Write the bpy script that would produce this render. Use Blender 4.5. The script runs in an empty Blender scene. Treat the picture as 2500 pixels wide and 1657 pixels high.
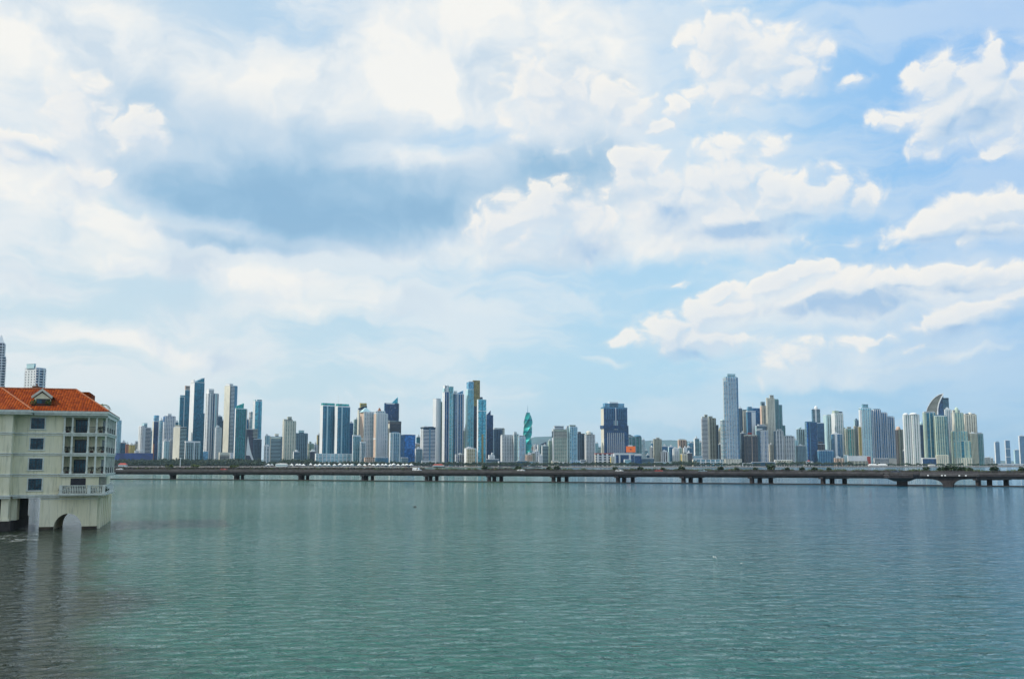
import bpy, bmesh, math, random
from mathutils import Vector, Matrix
R = math.radians
rnd = random.Random(7)
scene = bpy.context.scene
col = scene.collection

# ------------------------------------------------------------------ camera
CAMH = 11.0                      # metres above the water
FOC = 2500.0                     # focal length in photograph pixels (36 mm on a 36 mm frame)
HOR = 1129.0                     # horizon row of the photograph
PITCH = math.atan((HOR - 828.5) / FOC)
cd = bpy.data.cameras.new('camera')
cam = bpy.data.objects.new('camera', cd)
col.objects.link(cam)
cam.location = (0, 0, CAMH)
cam.rotation_euler = (R(90) + PITCH, 0, 0)
cd.lens = 36.0
cd.sensor_width = 36.0
cd.clip_start = 0.5
cd.clip_end = 60000
scene.camera = cam

def ray(px, py):
    u = (px - 1250.0) / FOC
    v = (828.5 - py) / FOC
    return Vector((u, math.cos(PITCH) - v * math.sin(PITCH), v * math.cos(PITCH) + math.sin(PITCH)))

def at(px, py, Y):
    d = ray(px, py)
    return Vector((0, 0, CAMH)) + d * (Y / d.y)

def on_water(px, py, z=0.0):
    d = ray(px, py)
    return Vector((0, 0, CAMH)) + d * ((z - CAMH) / d.z)

# ------------------------------------------------------------------ light and exposure
SUN_EL, SUN_AZ = 44.0, -104.0     # azimuth measured from +Y (view direction) towards +X
sv = Vector((math.sin(R(SUN_AZ)) * math.cos(R(SUN_EL)), math.cos(R(SUN_AZ)) * math.cos(R(SUN_EL)), math.sin(R(SUN_EL))))
sd = bpy.data.lights.new('sun', 'SUN')
sd.energy = 3.4
sd.angle = R(0.6)
sd.color = (1.0, 0.94, 0.84)
so = bpy.data.objects.new('sun', sd)
col.objects.link(so)
so.rotation_euler = (-sv).to_track_quat('-Z', 'Y').to_euler()
scene.view_settings.view_transform = 'Standard'
scene.view_settings.look = 'None'
scene.view_settings.exposure = 0.0
scene.view_settings.gamma = 1.0
scene.view_settings.use_curve_mapping = False

scene.cycles.use_denoising = True
scene.cycles.max_bounces = 5
scene.cycles.diffuse_bounces = 2
scene.cycles.glossy_bounces = 3
scene.cycles.volume_bounces = 0
scene.cycles.sample_clamp_indirect = 2.5
scene.cycles.sample_clamp_direct = 1.6

# ------------------------------------------------------------------ sky (world)
world = bpy.data.worlds.new('World')
scene.world = world
world.use_nodes = True
nt = world.node_tree
nt.nodes.clear()

class NB:
    """small helper for building node trees"""
    def __init__(self, nt): self.nt = nt
    def n(self, t, **kw):
        nd = self.nt.nodes.new(t)
        for k, v in kw.items(): setattr(nd, k, v)
        return nd
    def link(self, a, b): self.nt.links.new(a, b)
    def put(self, sock, v):
        if isinstance(v, bpy.types.NodeSocket): self.nt.links.new(v, sock)
        elif v is not None: sock.default_value = v
    def math(self, op, a, b=None, c=None, clamp=False):
        nd = self.n('ShaderNodeMath', operation=op, use_clamp=clamp)
        self.put(nd.inputs[0], a); self.put(nd.inputs[1], b); self.put(nd.inputs[2], c)
        return nd.outputs[0]
    def vmath(self, op, a, b=None, s=None):
        nd = self.n('ShaderNodeVectorMath', operation=op)
        self.put(nd.inputs[0], a); self.put(nd.inputs[1], b)
        if s is not None: self.put(nd.inputs['Scale'], s)
        return nd.outputs[0]
    def noise(self, vec, scale, detail=4, rough=0.5, ntype='FBM', dist=0.0, col=False, lac=2.0, dims='3D'):
        nd = self.n('ShaderNodeTexNoise', noise_dimensions=dims, noise_type=ntype)
        self.put(nd.inputs['Vector'], vec)
        nd.inputs['Scale'].default_value = scale; nd.inputs['Detail'].default_value = detail
        nd.inputs['Roughness'].default_value = rough; nd.inputs['Distortion'].default_value = dist
        nd.inputs['Lacunarity'].default_value = lac
        return nd.outputs['Color' if col else 'Fac']
    def mapr(self, v, a, b, c=0.0, d=1.0, smooth=True):
        nd = self.n('ShaderNodeMapRange', interpolation_type='SMOOTHSTEP' if smooth else 'LINEAR')
        self.put(nd.inputs[0], v)
        for i, x in enumerate((a, b, c, d)): self.put(nd.inputs[i + 1], x)
        return nd.outputs[0]
    def mix(self, f, a, b, mode='MIX'):
        nd = self.n('ShaderNodeMix', data_type='RGBA', blend_type=mode)
        self.put(nd.inputs[0], f)
        for i, x in ((6, a), (7, b)):
            if isinstance(x, (tuple, list)): x = tuple(x) + ((1.0,) if len(x) == 3 else ())
            self.put(nd.inputs[i], x)
        return nd.outputs[2]
    def ramp(self, f, stops, interp='LINEAR'):
        nd = self.n('ShaderNodeValToRGB'); cr = nd.color_ramp; cr.interpolation = interp
        while len(cr.elements) < len(stops): cr.elements.new(0.5)
        for e, (p, c) in zip(cr.elements, stops):
            e.position = p; e.color = tuple(c) + ((1.0,) if len(c) == 3 else ())
        self.put(nd.inputs[0], f)
        return nd.outputs[0]

w = NB(nt)
sky = w.n('ShaderNodeTexSky', sky_type='NISHITA')
sky.sun_disc = False
sky.sun_elevation = R(SUN_EL)
sky.sun_rotation = R(SUN_AZ)
sky.air_density = 1.0; sky.dust_density = 1.2; sky.ozone_density = 1.5
tc = w.n('ShaderNodeTexCoord')
sx = w.n('ShaderNodeSeparateXYZ'); w.link(tc.outputs['Generated'], sx.inputs[0])
hyp = w.math('SQRT', w.math('ADD', w.math('MULTIPLY', sx.outputs[0], sx.outputs[0]), w.math('MULTIPLY', sx.outputs[1], sx.outputs[1])))
az = w.math('ARCTAN2', sx.outputs[0], sx.outputs[1])
el = w.math('DIVIDE', sx.outputs[2], w.math('MAXIMUM', hyp, 0.12))
cx = w.n('ShaderNodeCombineXYZ')
w.link(w.math('MULTIPLY', az, 2.5), cx.inputs[0]); w.link(w.math('MULTIPLY', el, 2.5), cx.inputs[1])
P = cx.outputs[0]                 # cloud chart: 2.5 x azimuth, 2.5 x tan(elevation)

def chart(px, py):
    d = ray(px, py)
    return 2.5 * math.atan2(d.x, d.y), 2.5 * d.z / math.hypot(d.x, d.y)

# wispy warp of the chart so no cloud keeps a smooth outline
def warp(vec, scale, amp, detail=3):
    nz = w.noise(vec, scale, detail, 0.55, col=True, dims='2D')
    off = w.vmath('SUBTRACT', nz, (0.5, 0.5, 0.5))
    return w.vmath('ADD', vec, w.vmath('MULTIPLY', off, (amp, amp * 0.7, 0.0)))
Pw = warp(warp(P, 2.5, 0.20), 9.0, 0.09, 5)
Pc = warp(warp(P, 4.0, 0.10), 16.0, 0.05, 4)

_rot = {}
def turned(vec, deg):
    if deg == 0: return vec
    k = (vec.as_pointer(), deg)
    if k not in _rot:
        vr = w.n('ShaderNodeVectorRotate', rotation_type='Z_AXIS')
        w.link(vec, vr.inputs['Vector']); vr.inputs['Angle'].default_value = -R(deg)
        _rot[k] = vr.outputs[0]
    return _rot[k]

def field(vec, blobs, mode='MAX', gx=1.0, gy=1.0):
    acc = None
    _rot.clear()
    for b in sorted(blobs, key=lambda q: 5 * round((q[4] if len(q) > 4 else 0) / 5)):
        bx, by, rx, ry = b[:4]
        rot = 5 * round((b[4] if len(b) > 4 else 0) / 5)
        wt = b[5] if len(b) > 5 else 1.0
        c = chart(bx, by)
        m = w.n('ShaderNodeMapping', vector_type='TEXTURE')
        w.link(vec, m.inputs['Vector'])
        m.inputs['Location'].default_value = (c[0], c[1], 0)
        m.inputs['Rotation'].default_value = (0, 0, R(rot))
        m.inputs['Scale'].default_value = (gx * rx / 1000.0, gy * ry / 1000.0, 1)
        g = w.n('ShaderNodeTexGradient', gradient_type='SPHERICAL')
        w.link(m.outputs[0], g.inputs[0])
        v = g.outputs[1]
        if mode == 'MAX':
            if wt != 1.0: v = w.math('MULTIPLY', v, wt)
            acc = v if acc is None else w.math('MAXIMUM', acc, v)
        else:
            acc = w.math('MULTIPLY', v, wt) if acc is None else w.math('MULTIPLY_ADD', v, wt, acc)
    return acc

SOFT = [  # broad soft white masses (photo x, y, half sizes, tilt, weight)
 (250,130,520,230,0,.9),(60,60,300,200,0,.6),(560,250,330,110,-12,.7),(900,190,430,150,0,1.2),(1010,130,330,150,0,1.),(1230,130,330,260,0,1.2),
 (1350,40,420,150,0,1.),(980,40,260,60,0,.6),(1450,230,220,160,-20,.9),(1400,330,230,70,-10,.5),
 (990,388,200,46,0,.85),(120,500,330,80,-8,1.),(60,430,180,80,0,.6),(330,560,330,45,-10,.8),(560,600,260,22,-7,.45),
 (420,655,420,60,-7,1.0),(700,700,360,40,-6,.6),(760,760,420,48,-4,.7),(480,775,260,36,0,.45),(60,690,170,50,-14,.7),(250,830,420,45,-8,.8),
 (460,855,300,35,-3,.5),(1000,740,260,60,-6,.45),(1250,640,330,60,0,.6),(1400,600,300,70,0,.6),(1060,610,220,40,15,.5),(1300,760,160,30,0,.4),(1470,865,70,18,0,.5),
 (1500,520,200,110,0,.6),(1700,600,220,40,0,.4),(1420,860,60,20,0,.3),(1290,965,60,14,0,.5),(1640,1030,90,14,0,.5),(960,950,150,20,0,.35),(380,965,130,22,12,.4),
 (1850,770,360,90,5,.75),(2250,730,380,90,3,.75),(2120,870,330,50,3,.4),(1720,545,380,130,5,.8),(2370,540,280,80,3,.8),(1500,430,220,110,-20,.6),(2370,260,190,110,0,.6),(1350,470,260,120,0,.7),(1830,170,260,140,0,.6),(2150,920,300,30,3,.5),(2300,870,200,12,3,.5),(2480,960,120,24,0,.4),(1900,930,260,40,5,.5)]
BELLY = [  # blue-grey cloud undersides
 (330,440,230,110,-20,.8),(700,540,400,95,-8,.9),(1000,535,320,80,8,.8),(1330,410,270,100,10,.8),
 (600,440,480,190,-14,1.3),(850,500,560,160,0,1.4),(1190,455,400,140,12,1.3),(700,560,360,50,-8,.8),(440,330,340,170,-25,.75),(760,320,480,150,-5,.85),
 (1330,390,260,90,8,.8),(1200,260,190,110,15,.4),(620,612,230,26,-7,1.2),(400,575,130,40,-10,.3),(740,60,170,70,10,.5),(500,110,150,40,-5,.35),(1570,90,160,70,-5,.35),
 (60,385,110,36,-6,.5),(160,290,90,26,0,.2),(120,180,150,60,0,.18),(1480,330,200,60,0,.35),(560,610,300,34,-8,.7),(985,385,230,50,0,-1.0),(900,250,260,50,0,-.5)]
CRISP = [  # sharp cumulus
 (1330,530,190,85,8),(1700,500,240,100,0),(1900,495,210,62,4),(1560,450,110,90,0),(2350,250,130,120,0),(2430,250,120,100,0),
 (205,300,105,95,20),(330,330,90,60,-35),(190,425,90,52),(45,375,110,50,-15),(1340,500,110,68),(1245,545,120,50,12),(1410,560,140,80),(1545,410,90,66),(1600,490,150,90),
 (1700,470,90,60),(1790,455,130,78),(1880,470,80,60),(1760,540,240,90),(1990,485,160,50,4),(2090,485,75,42),(1650,268,42,34),(1605,310,62,18,10),(1350,255,160,120,-30),(1540,290,70,62,-20),(1490,260,90,70,-20),
 (1770,120,130,110),(1860,160,180,90,-8),(1950,195,90,52),(1800,225,150,58),(2075,198,60,26,-10,.5),(1790,375,170,50,0,.6),(1900,365,70,36,10,.6),
 (2400,225,150,105),(2290,205,85,66),(2410,185,95,62),(2480,190,110,60),(2300,290,90,90,-10),(2380,260,130,80),(2190,300,90,34,0,.62),(2330,350,110,30,-5,.7),(2440,365,110,30,12,.7),
 (2400,515,190,46,6),(2290,545,140,36,14),(2480,500,90,40),(2430,560,170,40),(2085,585,44,34,0,.5),
 (1640,820,110,46,18),(1770,770,210,60,10),(1780,715,80,26,14),(1975,668,70,30,10),(1900,700,170,34,12),(2090,725,300,60,4),(2260,672,190,32,0),(2430,690,190,34,-4),(1700,840,210,44),
 (2380,768,170,40,6),(2470,735,90,28,8),(1960,880,120,52,20,.62),(2120,835,110,28,14,.6),(2200,850,190,30,8,.5),(1900,920,90,50,0,.5),(1700,700,60,24,0,.4)]
SHADE = [  # shaded lower sides of the sharp cumulus
 (1410,620,200,42,-4,1.),(1820,575,210,40,5,1.3),(1600,560,160,60,20,.6),(1960,545,160,24,6,.6),(1620,500,70,40,0,.5),(1500,480,60,50,0,.6),(2370,300,120,60,10,1.1),(2450,240,90,40,10,.3),
 (2380,590,220,30,3,.8),(2050,775,330,28,5,1.1),(2200,755,260,30,7,.9),(1900,775,150,16,0,.6),(1730,860,180,26,-3,.9),(2300,720,260,24,3,.5),(2230,890,260,30,3,1.),(2350,830,260,26,2,1.),
 (2450,810,180,24,0,1.),(1640,520,60,40,0,.4),(70,385,100,26,-5,.8),(1830,190,120,90,0,.35),(1560,310,90,40,0,.3),(2060,900,120,20,0,.5)]

fs = w.noise(w.vmath('MULTIPLY', Pw, (0.75, 1.35, 1.0)), 3.0, 6, 0.58, dims='2D')
fsc = w.math('SUBTRACT', fs, 0.5)
soft = w.mapr(w.math('MULTIPLY_ADD', fsc, 0.9, field(Pw, SOFT, 'ADD')), 0.0, 0.9)
bf = field(Pw, BELLY, 'ADD')
belly = w.mapr(w.math('MULTIPLY_ADD', fsc, 0.75, bf), 0.0, 0.98)
# billows for the sharp clouds; the noise only eats into cloud, it never makes flecks in clear air
vb = w.n('ShaderNodeTexVoronoi', feature='F1', distance='EUCLIDEAN', voronoi_dimensions='2D')
w.link(Pc, vb.inputs['Vector']); vb.inputs['Scale'].default_value = 15.0
vb.inputs['Detail'].default_value = 1.0; vb.inputs['Roughness'].default_value = 0.5
fc = w.noise(Pc, 6.0, 8, 0.66, dims='2D')
cf = field(Pc, CRISP, 'MAX', 1.25, 1.6)
gate = w.mapr(cf, 0.0, 0.30, 0.0, 1.0)
bil = w.math('ADD', w.math('MULTIPLY', w.math('SUBTRACT', 0.45, vb.outputs['Distance']), 0.30), w.math('MULTIPLY', w.math('SUBTRACT', fc, 0.5), 0.72))
cr = w.math('MULTIPLY_ADD', bil, gate, cf)
Pup = w.vmath('ADD', Pc, (-0.010, 0.020, 0.0))
cf2 = field(Pup, CRISP, 'MAX', 1.25, 1.6)
fc2 = w.noise(Pup, 6.0, 5, 0.66, dims='2D')
cr2 = w.math('ADD', cf2, w.math('MULTIPLY', w.math('SUBTRACT', fc2, 0.5), 0.72))
under = w.math('SUBTRACT', cr2, cr)              # > 0 where cloud hangs above this spot: its shaded lower side
wid = w.mapr(under, -0.28, 0.28, 0.26, 0.9)     # crisp sunlit tops, frayed bases
crisp = w.mapr(cr, 0.05, w.math('ADD', wid, 0.05))
sh1 = w.mapr(under, -0.20, 0.26)
sh3 = w.mapr(cr, 0.25, 0.95)
sh2 = w.mapr(w.math('MULTIPLY_ADD', fsc, 0.6, field(Pw, SHADE, 'ADD')), 0.0, 1.1)
shade = w.math('ADD', w.math('MULTIPLY', sh3, 0.22), w.math('ADD', w.math('MULTIPLY', sh1, 0.36), w.math('MULTIPLY', sh2, 0.70)), clamp=True)

# clear air: deeper blue to the right and upwards, milky to the left
sp = w.n('ShaderNodeSeparateXYZ'); w.link(P, sp.inputs[0])
tr = w.mapr(sp.outputs[0], -1.3, 1.3, 0, 1)
low = w.ramp(tr, [(0, (.68, .84, .90)), (.45, (.56, .80, .93)), (.8, (.44, .74, .94)), (1, (.27, .56, .89))])
high = w.ramp(tr, [(0, (.60, .78, .92)), (.5, (.46, .72, .98)), (.8, (.48, .75, 1.0)), (1, (.26, .57, 1.0))])
tv = w.mapr(sp.outputs[1], 0.0, 1.1, 0, 1)
air = w.mix(tv, low, high)
STR = 0.12
nish = w.vmath('SCALE', sky.outputs[0], None, STR)
air = w.mix(0.80, nish, air)
# overhead and behind the camera: the same broken cloud
far_f = w.mapr(sp.outputs[1], 1.25, 2.2, 0, 1)
back = w.mapr(w.math('ABSOLUTE', sp.outputs[0]), 1.6, 2.2, 0, 1)
gen = w.math('MULTIPLY', w.math('MAXIMUM', far_f, back), w.mapr(w.noise(P, 1.6, 6, 0.55, dims='2D'), 0.42, 0.62, 0, 0.8))
veil = w.mapr(w.noise(w.vmath('MULTIPLY', Pw, (0.6, 2.4, 1.0)), 3.0, 6, 0.6, dims='2D'), 0.34, 0.62, 0, 1.0)
veil = w.math('MULTIPLY', veil, w.mapr(sp.outputs[0], -1.3, 1.4, 0.85, 0.25, False))
skyc = w.mix(veil, air, (.86, .89, .90))
tone = w.noise(Pw, 3.6, 5, 0.55, dims='2D')
skyc = w.mix(w.math('MULTIPLY', soft, 0.95), skyc, w.ramp(tone, [(.34, (.63, .74, .84)), (.46, (.81, .86, .89)), (.58, (.95, .94, .90))]))
skyc = w.mix(w.math('MULTIPLY', belly, 0.95), skyc, w.ramp(w.math('MULTIPLY_ADD', w.math('SUBTRACT', tone, 0.5), -1.3, w.math('MULTIPLY', bf, 0.37)), [(0, (.72, .80, .87)), (.45, (.50, .66, .81)), (.80, (.32, .53, .73)), (1, (.27, .48, .69))]))
lit = w.ramp(shade, [(0, (.97, .94, .88)), (.22, (.85, .87, .88)), (.48, (.68, .77, .86)), (1, (.38, .57, .80))])
skyc = w.mix(w.math('MULTIPLY', crisp, 0.90), skyc, lit)
skyc = w.mix(gen, skyc, (.75, .80, .85))
# haze towards the horizon
hz = w.mapr(sp.outputs[1], 0.0, 0.30, 0.45, 0.0)
skyc = w.mix(hz, skyc, w.mix(tr, (.74, .87, .91), (.38, .66, .90)))
skyc = w.vmath('SCALE', skyc, None, 1.0 / STR)
bg = w.n('ShaderNodeBackground'); w.link(skyc, bg.inputs[0]); bg.inputs[1].default_value = STR
wo = w.n('ShaderNodeOutputWorld'); w.link(bg.outputs[0], wo.inputs[0])
world.cycles.sampling_method = 'MANUAL'
world.cycles.sample_map_resolution = 512

# ================================================================== helpers
def tag(o, label=None, cat=None, group=None, kind=None):
    if label: o['label'] = label
    if cat: o['category'] = cat
    if group: o['group'] = group
    if kind: o['kind'] = kind
    return o

def empty(name, loc, rz=0.0):
    o = bpy.data.objects.new(name, None)
    o.empty_display_size = 0.5
    o.location = loc
    o.rotation_euler = (0, 0, rz)
    col.objects.link(o)
    return o

class MB:
    """collects faces with material slots; build() links ONE mesh object"""
    def __init__(self): self.v = []; self.f = []; self.m = []; self.smooth = False
    def quad(self, pts, m=0):
        b = len(self.v); self.v += [tuple(p) for p in pts]; self.f.append(tuple(range(b, b + len(pts)))); self.m.append(m)
    def box(self, x0, x1, y0, y1, z0, z1, m=0):
        self.prism([(x0, y0), (x1, y0), (x1, y1), (x0, y1)], z0, z1, m)
    def prism(self, poly, z0, z1, m=0, top=None):
        """poly counter-clockwise seen from above; z1 may be a list of heights per corner; top = shrunken polygon"""
        n = len(poly); b = len(self.v)
        z1s = z1 if isinstance(z1, (list, tuple)) else [z1] * n
        tp = top or poly
        self.v += [(p[0], p[1], z0) for p in poly] + [(p[0], p[1], z) for p, z in zip(tp, z1s)]
        self.f.append(tuple(b + i for i in reversed(range(n)))); self.m.append(m)
        self.f.append(tuple(b + n + i for i in range(n))); self.m.append(m)
        for i in range(n):
            j = (i + 1) % n
            self.f.append((b + i, b + j, b + n + j, b + n + i)); self.m.append(m)
    def profile(self, pts, y0, y1, m=0):
        """pts = outline in the x-z plane, extruded from y0 to y1"""
        n = len(pts); b = len(self.v)
        self.v += [(p[0], y0, p[1]) for p in pts] + [(p[0], y1, p[1]) for p in pts]
        self.f.append(tuple(b + i for i in range(n))); self.m.append(m)
        self.f.append(tuple(b + n + i for i in reversed(range(n)))); self.m.append(m)
        for i in range(n):
            j = (i + 1) % n
            self.f.append((b + i, b + n + i, b + n + j, b + j)); self.m.append(m)
    def cyl(self, x, y, z0, z1, r0, r1=None, n=12, m=0):
        r1 = r0 if r1 is None else r1
        a = [(x + r0 * math.cos(2 * math.pi * i / n), y + r0 * math.sin(2 * math.pi * i / n)) for i in range(n)]
        t = [(x + r1 * math.cos(2 * math.pi * i / n), y + r1 * math.sin(2 * math.pi * i / n)) for i in range(n)]
        self.prism(a, z0, z1, m, t)
    def tube(self, p0, p1, r0, r1=None, n=6, m=0):
        r1 = r0 if r1 is None else r1
        p0 = Vector(p0); p1 = Vector(p1); d = (p1 - p0).normalized()
        a = d.orthogonal().normalized(); c = d.cross(a); b = len(self.v)
        for p, r in ((p0, r0), (p1, r1)):
            for i in range(n):
                t = 2 * math.pi * i / n
                self.v.append(tuple(p + (a * math.cos(t) + c * math.sin(t)) * r))
        for i in range(n):
            j = (i + 1) % n
            self.f.append((b + i, b + j, b + n + j, b + n + i)); self.m.append(m)
        self.f.append(tuple(b + i for i in reversed(range(n)))); self.m.append(m)
        self.f.append(tuple(b + n + i for i in range(n))); self.m.append(m)
    def dome(self, x, y, z, r, h, n=12, k=5, m=0):
        pr = None
        for j in range(k):
            a0 = math.pi / 2 * j / k; a1 = math.pi / 2 * (j + 1) / k
            self.cyl(x, y, z + h * math.sin(a0), z + h * math.sin(a1), r * math.cos(a0), max(0.02, r * math.cos(a1)), n, m)
    def build(self, name, mats, parent=None, loc=None):
        me = bpy.data.meshes.new(name)
        me.from_pydata(self.v, [], self.f)
        if not isinstance(mats, (list, tuple)): mats = [mats]
        for x in mats: me.materials.append(x)
        me.polygons.foreach_set('material_index', self.m)
        if self.smooth: me.polygons.foreach_set('use_smooth', [True] * len(self.f))
        me.update()
        o = bpy.data.objects.new(name, me)
        col.objects.link(o)
        if parent: o.parent = parent
        if loc: o.location = loc
        return o

# ------------------------------------------------------------------ materials
_mats = {}
def new_mat(name):
    m = bpy.data.materials.new(name); m.use_nodes = True
    m.node_tree.nodes.clear(); b = NB(m.node_tree)
    out = b.n('ShaderNodeOutputMaterial'); p = b.n('ShaderNodeBsdfPrincipled')
    b.link(p.outputs[0], out.inputs[0])
    return m, b, p

COL = dict(
 white=(.84,.90,.90), cream=(.74,.72,.60), beige=(.43,.45,.37), pale=(.50,.73,.76), grey=(.21,.34,.40), mid=(.09,.17,.24), dark=(.02,.06,.11), brown=(.12,.115,.12),
 purple=(.10,.09,.15), yellow=(.62,.50,.16), gold=(.34,.27,.11), peach=(.70,.52,.40), red=(.45,.06,.04), orange=(.95,.17,.01), rust=(.40,.15,.07), concrete=(.42,.42,.39),
 green=(.18,.36,.28), palegreen=(.50,.62,.50), bluegrey=(.09,.27,.42), roofgrey=(.28,.29,.30))
GLS = dict(
 teal=(.0,.17,.25), blue=(.0,.11,.28), deep=(.0,.052,.16), navy=(.0,.036,.08), cyan=(.05,.42,.56), green=(.0,.22,.19), pale=(.16,.38,.46), grey=(.05,.08,.12), black=(.01,.012,.02),
 royal=(.0,.14,.46), brown=(.06,.045,.03), plum=(.012,.024,.050), emerald=(.01,.34,.32), gold=(.30,.21,.05), sky=(.16,.40,.62))

def wallmat(key):
    k = 'wall_' + key
    if k in _mats: return _mats[k]
    m, b, p = new_mat(k)
    c = COL.get(key) or GLS[key]
    t = b.n('ShaderNodeTexCoord')
    big = b.noise(b.vmath('MULTIPLY', t.outputs['Object'], (1, 1, .35)), 0.05, 4, 0.6)
    fine = b.noise(b.vmath('MULTIPLY', t.outputs['Object'], (1.2, 1.2, .12)), 0.8, 4, 0.65)
    f = b.mapr(b.math('ADD', b.math('MULTIPLY', big, .6), b.math('MULTIPLY', fine, .4)), 0.35, 0.65, 0, 1)
    b.link(b.mix(f, tuple(x * .80 for x in c), tuple(min(.85, x * 1.10) for x in c)), p.inputs['Base Color'])
    p.inputs['Roughness'].default_value = 0.75
    _mats[k] = m
    return m

def glassmat(key):
    k = 'glass_' + key
    if k in _mats: return _mats[k]
    m, b, p = new_mat(k)
    c = GLS.get(key) or COL[key]
    t = b.n('ShaderNodeTexCoord')
    s = b.n('ShaderNodeSeparateXYZ'); b.link(t.outputs['Object'], s.inputs[0])
    hx = b.math('FLOOR', b.math('MULTIPLY', b.math('ADD', s.outputs[0], s.outputs[1]), 1 / 2.6))
    hz_ = b.math('FLOOR', b.math('MULTIPLY', s.outputs[2], 1 / 3.4))
    cb = b.n('ShaderNodeCombineXYZ'); b.link(hx, cb.inputs[0]); b.link(hz_, cb.inputs[1])
    wn = b.n('ShaderNodeTexWhiteNoise', noise_dimensions='2D'); b.link(cb.outputs[0], wn.inputs['Vector'])
    oi = b.n('ShaderNodeObjectInfo')
    big = b.noise(b.vmath('MULTIPLY', t.outputs['Object'], (1, 1, .5)), 0.035, 3, 0.6)
    v = b.math('ADD', b.math('MULTIPLY', wn.outputs['Value'], .55), b.math('MULTIPLY', big, .6))
    cl = b.ramp(v, [(0.25, tuple(x * .45 for x in c)), (0.6, c), (0.86, tuple(min(.8, x * 1.5 + .02) for x in c)), (1.0, tuple(min(.8, x * .6 + .28) for x in c))])
    b.link(cl, p.inputs['Base Color'])
    p.inputs['Roughness'].default_value = 0.2
    p.inputs['Metallic'].default_value = 0.15
    p.inputs['IOR'].default_value = 1.42
    bp = b.n('ShaderNodeBump'); bp.inputs['Strength'].default_value = 0.25; bp.inputs['Distance'].default_value = 0.4
    b.link(wn.outputs['Value'], bp.inputs['Height']); b.link(bp.outputs[0], p.inputs['Normal'])
    _mats[k] = m
    return m

def plain(key, c, rough=0.7, metal=0.0, var=0.15, scale=1.0):
    if key in _mats: return _mats[key]
    m, b, p = new_mat(key)
    t = b.n('ShaderNodeTexCoord')
    f = b.noise(t.outputs['Object'], scale, 5, 0.6)
    b.link(b.mix(b.mapr(f, .35, .65), tuple(x * (1 - var) for x in c), tuple(min(.9, x * (1 + var)) for x in c)), p.inputs['Base Color'])
    p.inputs['Roughness'].default_value = rough; p.inputs['Metallic'].default_value = metal
    _mats[key] = m
    return m

# ================================================================== water and land
wm, b, p = new_mat('water')
geo = b.n('ShaderNodeNewGeometry')
pos = geo.outputs['Position']
rotn = b.n('ShaderNodeVectorRotate', rotation_type='Z_AXIS'); b.link(pos, rotn.inputs['Vector']); rotn.inputs['Angle'].default_value = R(-12)
pr = rotn.outputs[0]
big = b.noise(b.vmath('MULTIPLY', pr, (.35, 1, 1)), 0.012, 5, 0.6, dims='2D')
sw = b.n('ShaderNodeSeparateXYZ'); b.link(pos, sw.inputs[0])
# dark reflection of the house, painted into the water colour; slightly choppier
house_refl_x = b.math('ADD', b.math('MULTIPLY_ADD', sw.outputs[1], 0.40, sw.outputs[0]), b.math('MULTIPLY', b.math('SUBTRACT', b.noise(pos, .05, 4, .6, dims='2D'), .5), 22.0))
lee = b.mapr(house_refl_x, -4.0, 7.0, 1.0, 0.0)  # mask of the painted house reflection
chop = b.noise(b.vmath('MULTIPLY', pr, (.72, 1, 1)), 0.85, 4, 0.58, dims='2D', dist=0.6)
mid_ = b.noise(b.vmath('MULTIPLY', pr, (.6, 1, 1)), 0.22, 4, 0.6, dims='2D', dist=0.3)
amp = b.math('MULTIPLY', b.mapr(big, .3, .7, .65, 1.2), b.mapr(lee, 0, 1, 1.0, 1.15))
hgt = b.math('ADD', b.math('MULTIPLY', chop, amp), b.math('MULTIPLY', mid_, 1.1))
bp = b.n('ShaderNodeBump'); bp.inputs['Strength'].default_value = 1.0; bp.inputs['Distance'].default_value = 0.56
b.link(hgt, bp.inputs['Height']); b.link(bp.outputs[0], p.inputs['Normal'])
mud = b.noise(b.vmath('MULTIPLY', pos, (1, .5, 1)), 0.006, 3, 0.5, dims='2D')
wc = b.mix(b.mapr(mud, .35, .65), (.022, .112, .062), (.013, .108, .078))
wc = b.mix(b.mapr(sw.outputs[0], -12, 75), wc, (.0, .082, .135))
wc = b.mix(b.math('MULTIPLY', lee, .95), wc, (.012, .016, .008))  # dark house reflection painted in
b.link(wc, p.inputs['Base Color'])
p.inputs['Roughness'].default_value = 0.08
p.inputs['IOR'].default_value = 1.33
p.inputs['Specular Tint'].default_value = (.62, 1.0, .97, 1)
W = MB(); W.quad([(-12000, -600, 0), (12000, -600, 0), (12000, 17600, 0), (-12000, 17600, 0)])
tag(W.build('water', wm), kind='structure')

lm = plain('land_soil', (.16, .15, .10), .95, 0, .35, .02)
L = MB()
shore = [(-1350, 2380), (-700, 2380), (-100, 2400), (500, 2440), (900, 2560), (1390, 2640), (1420, 2900), (1500, 3400), (1900, 5200), (6000, 5400), (6000, 9300), (-6000, 9300), (-6000, 1100), (-1400, 1150), (-1150, 1500)]
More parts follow.
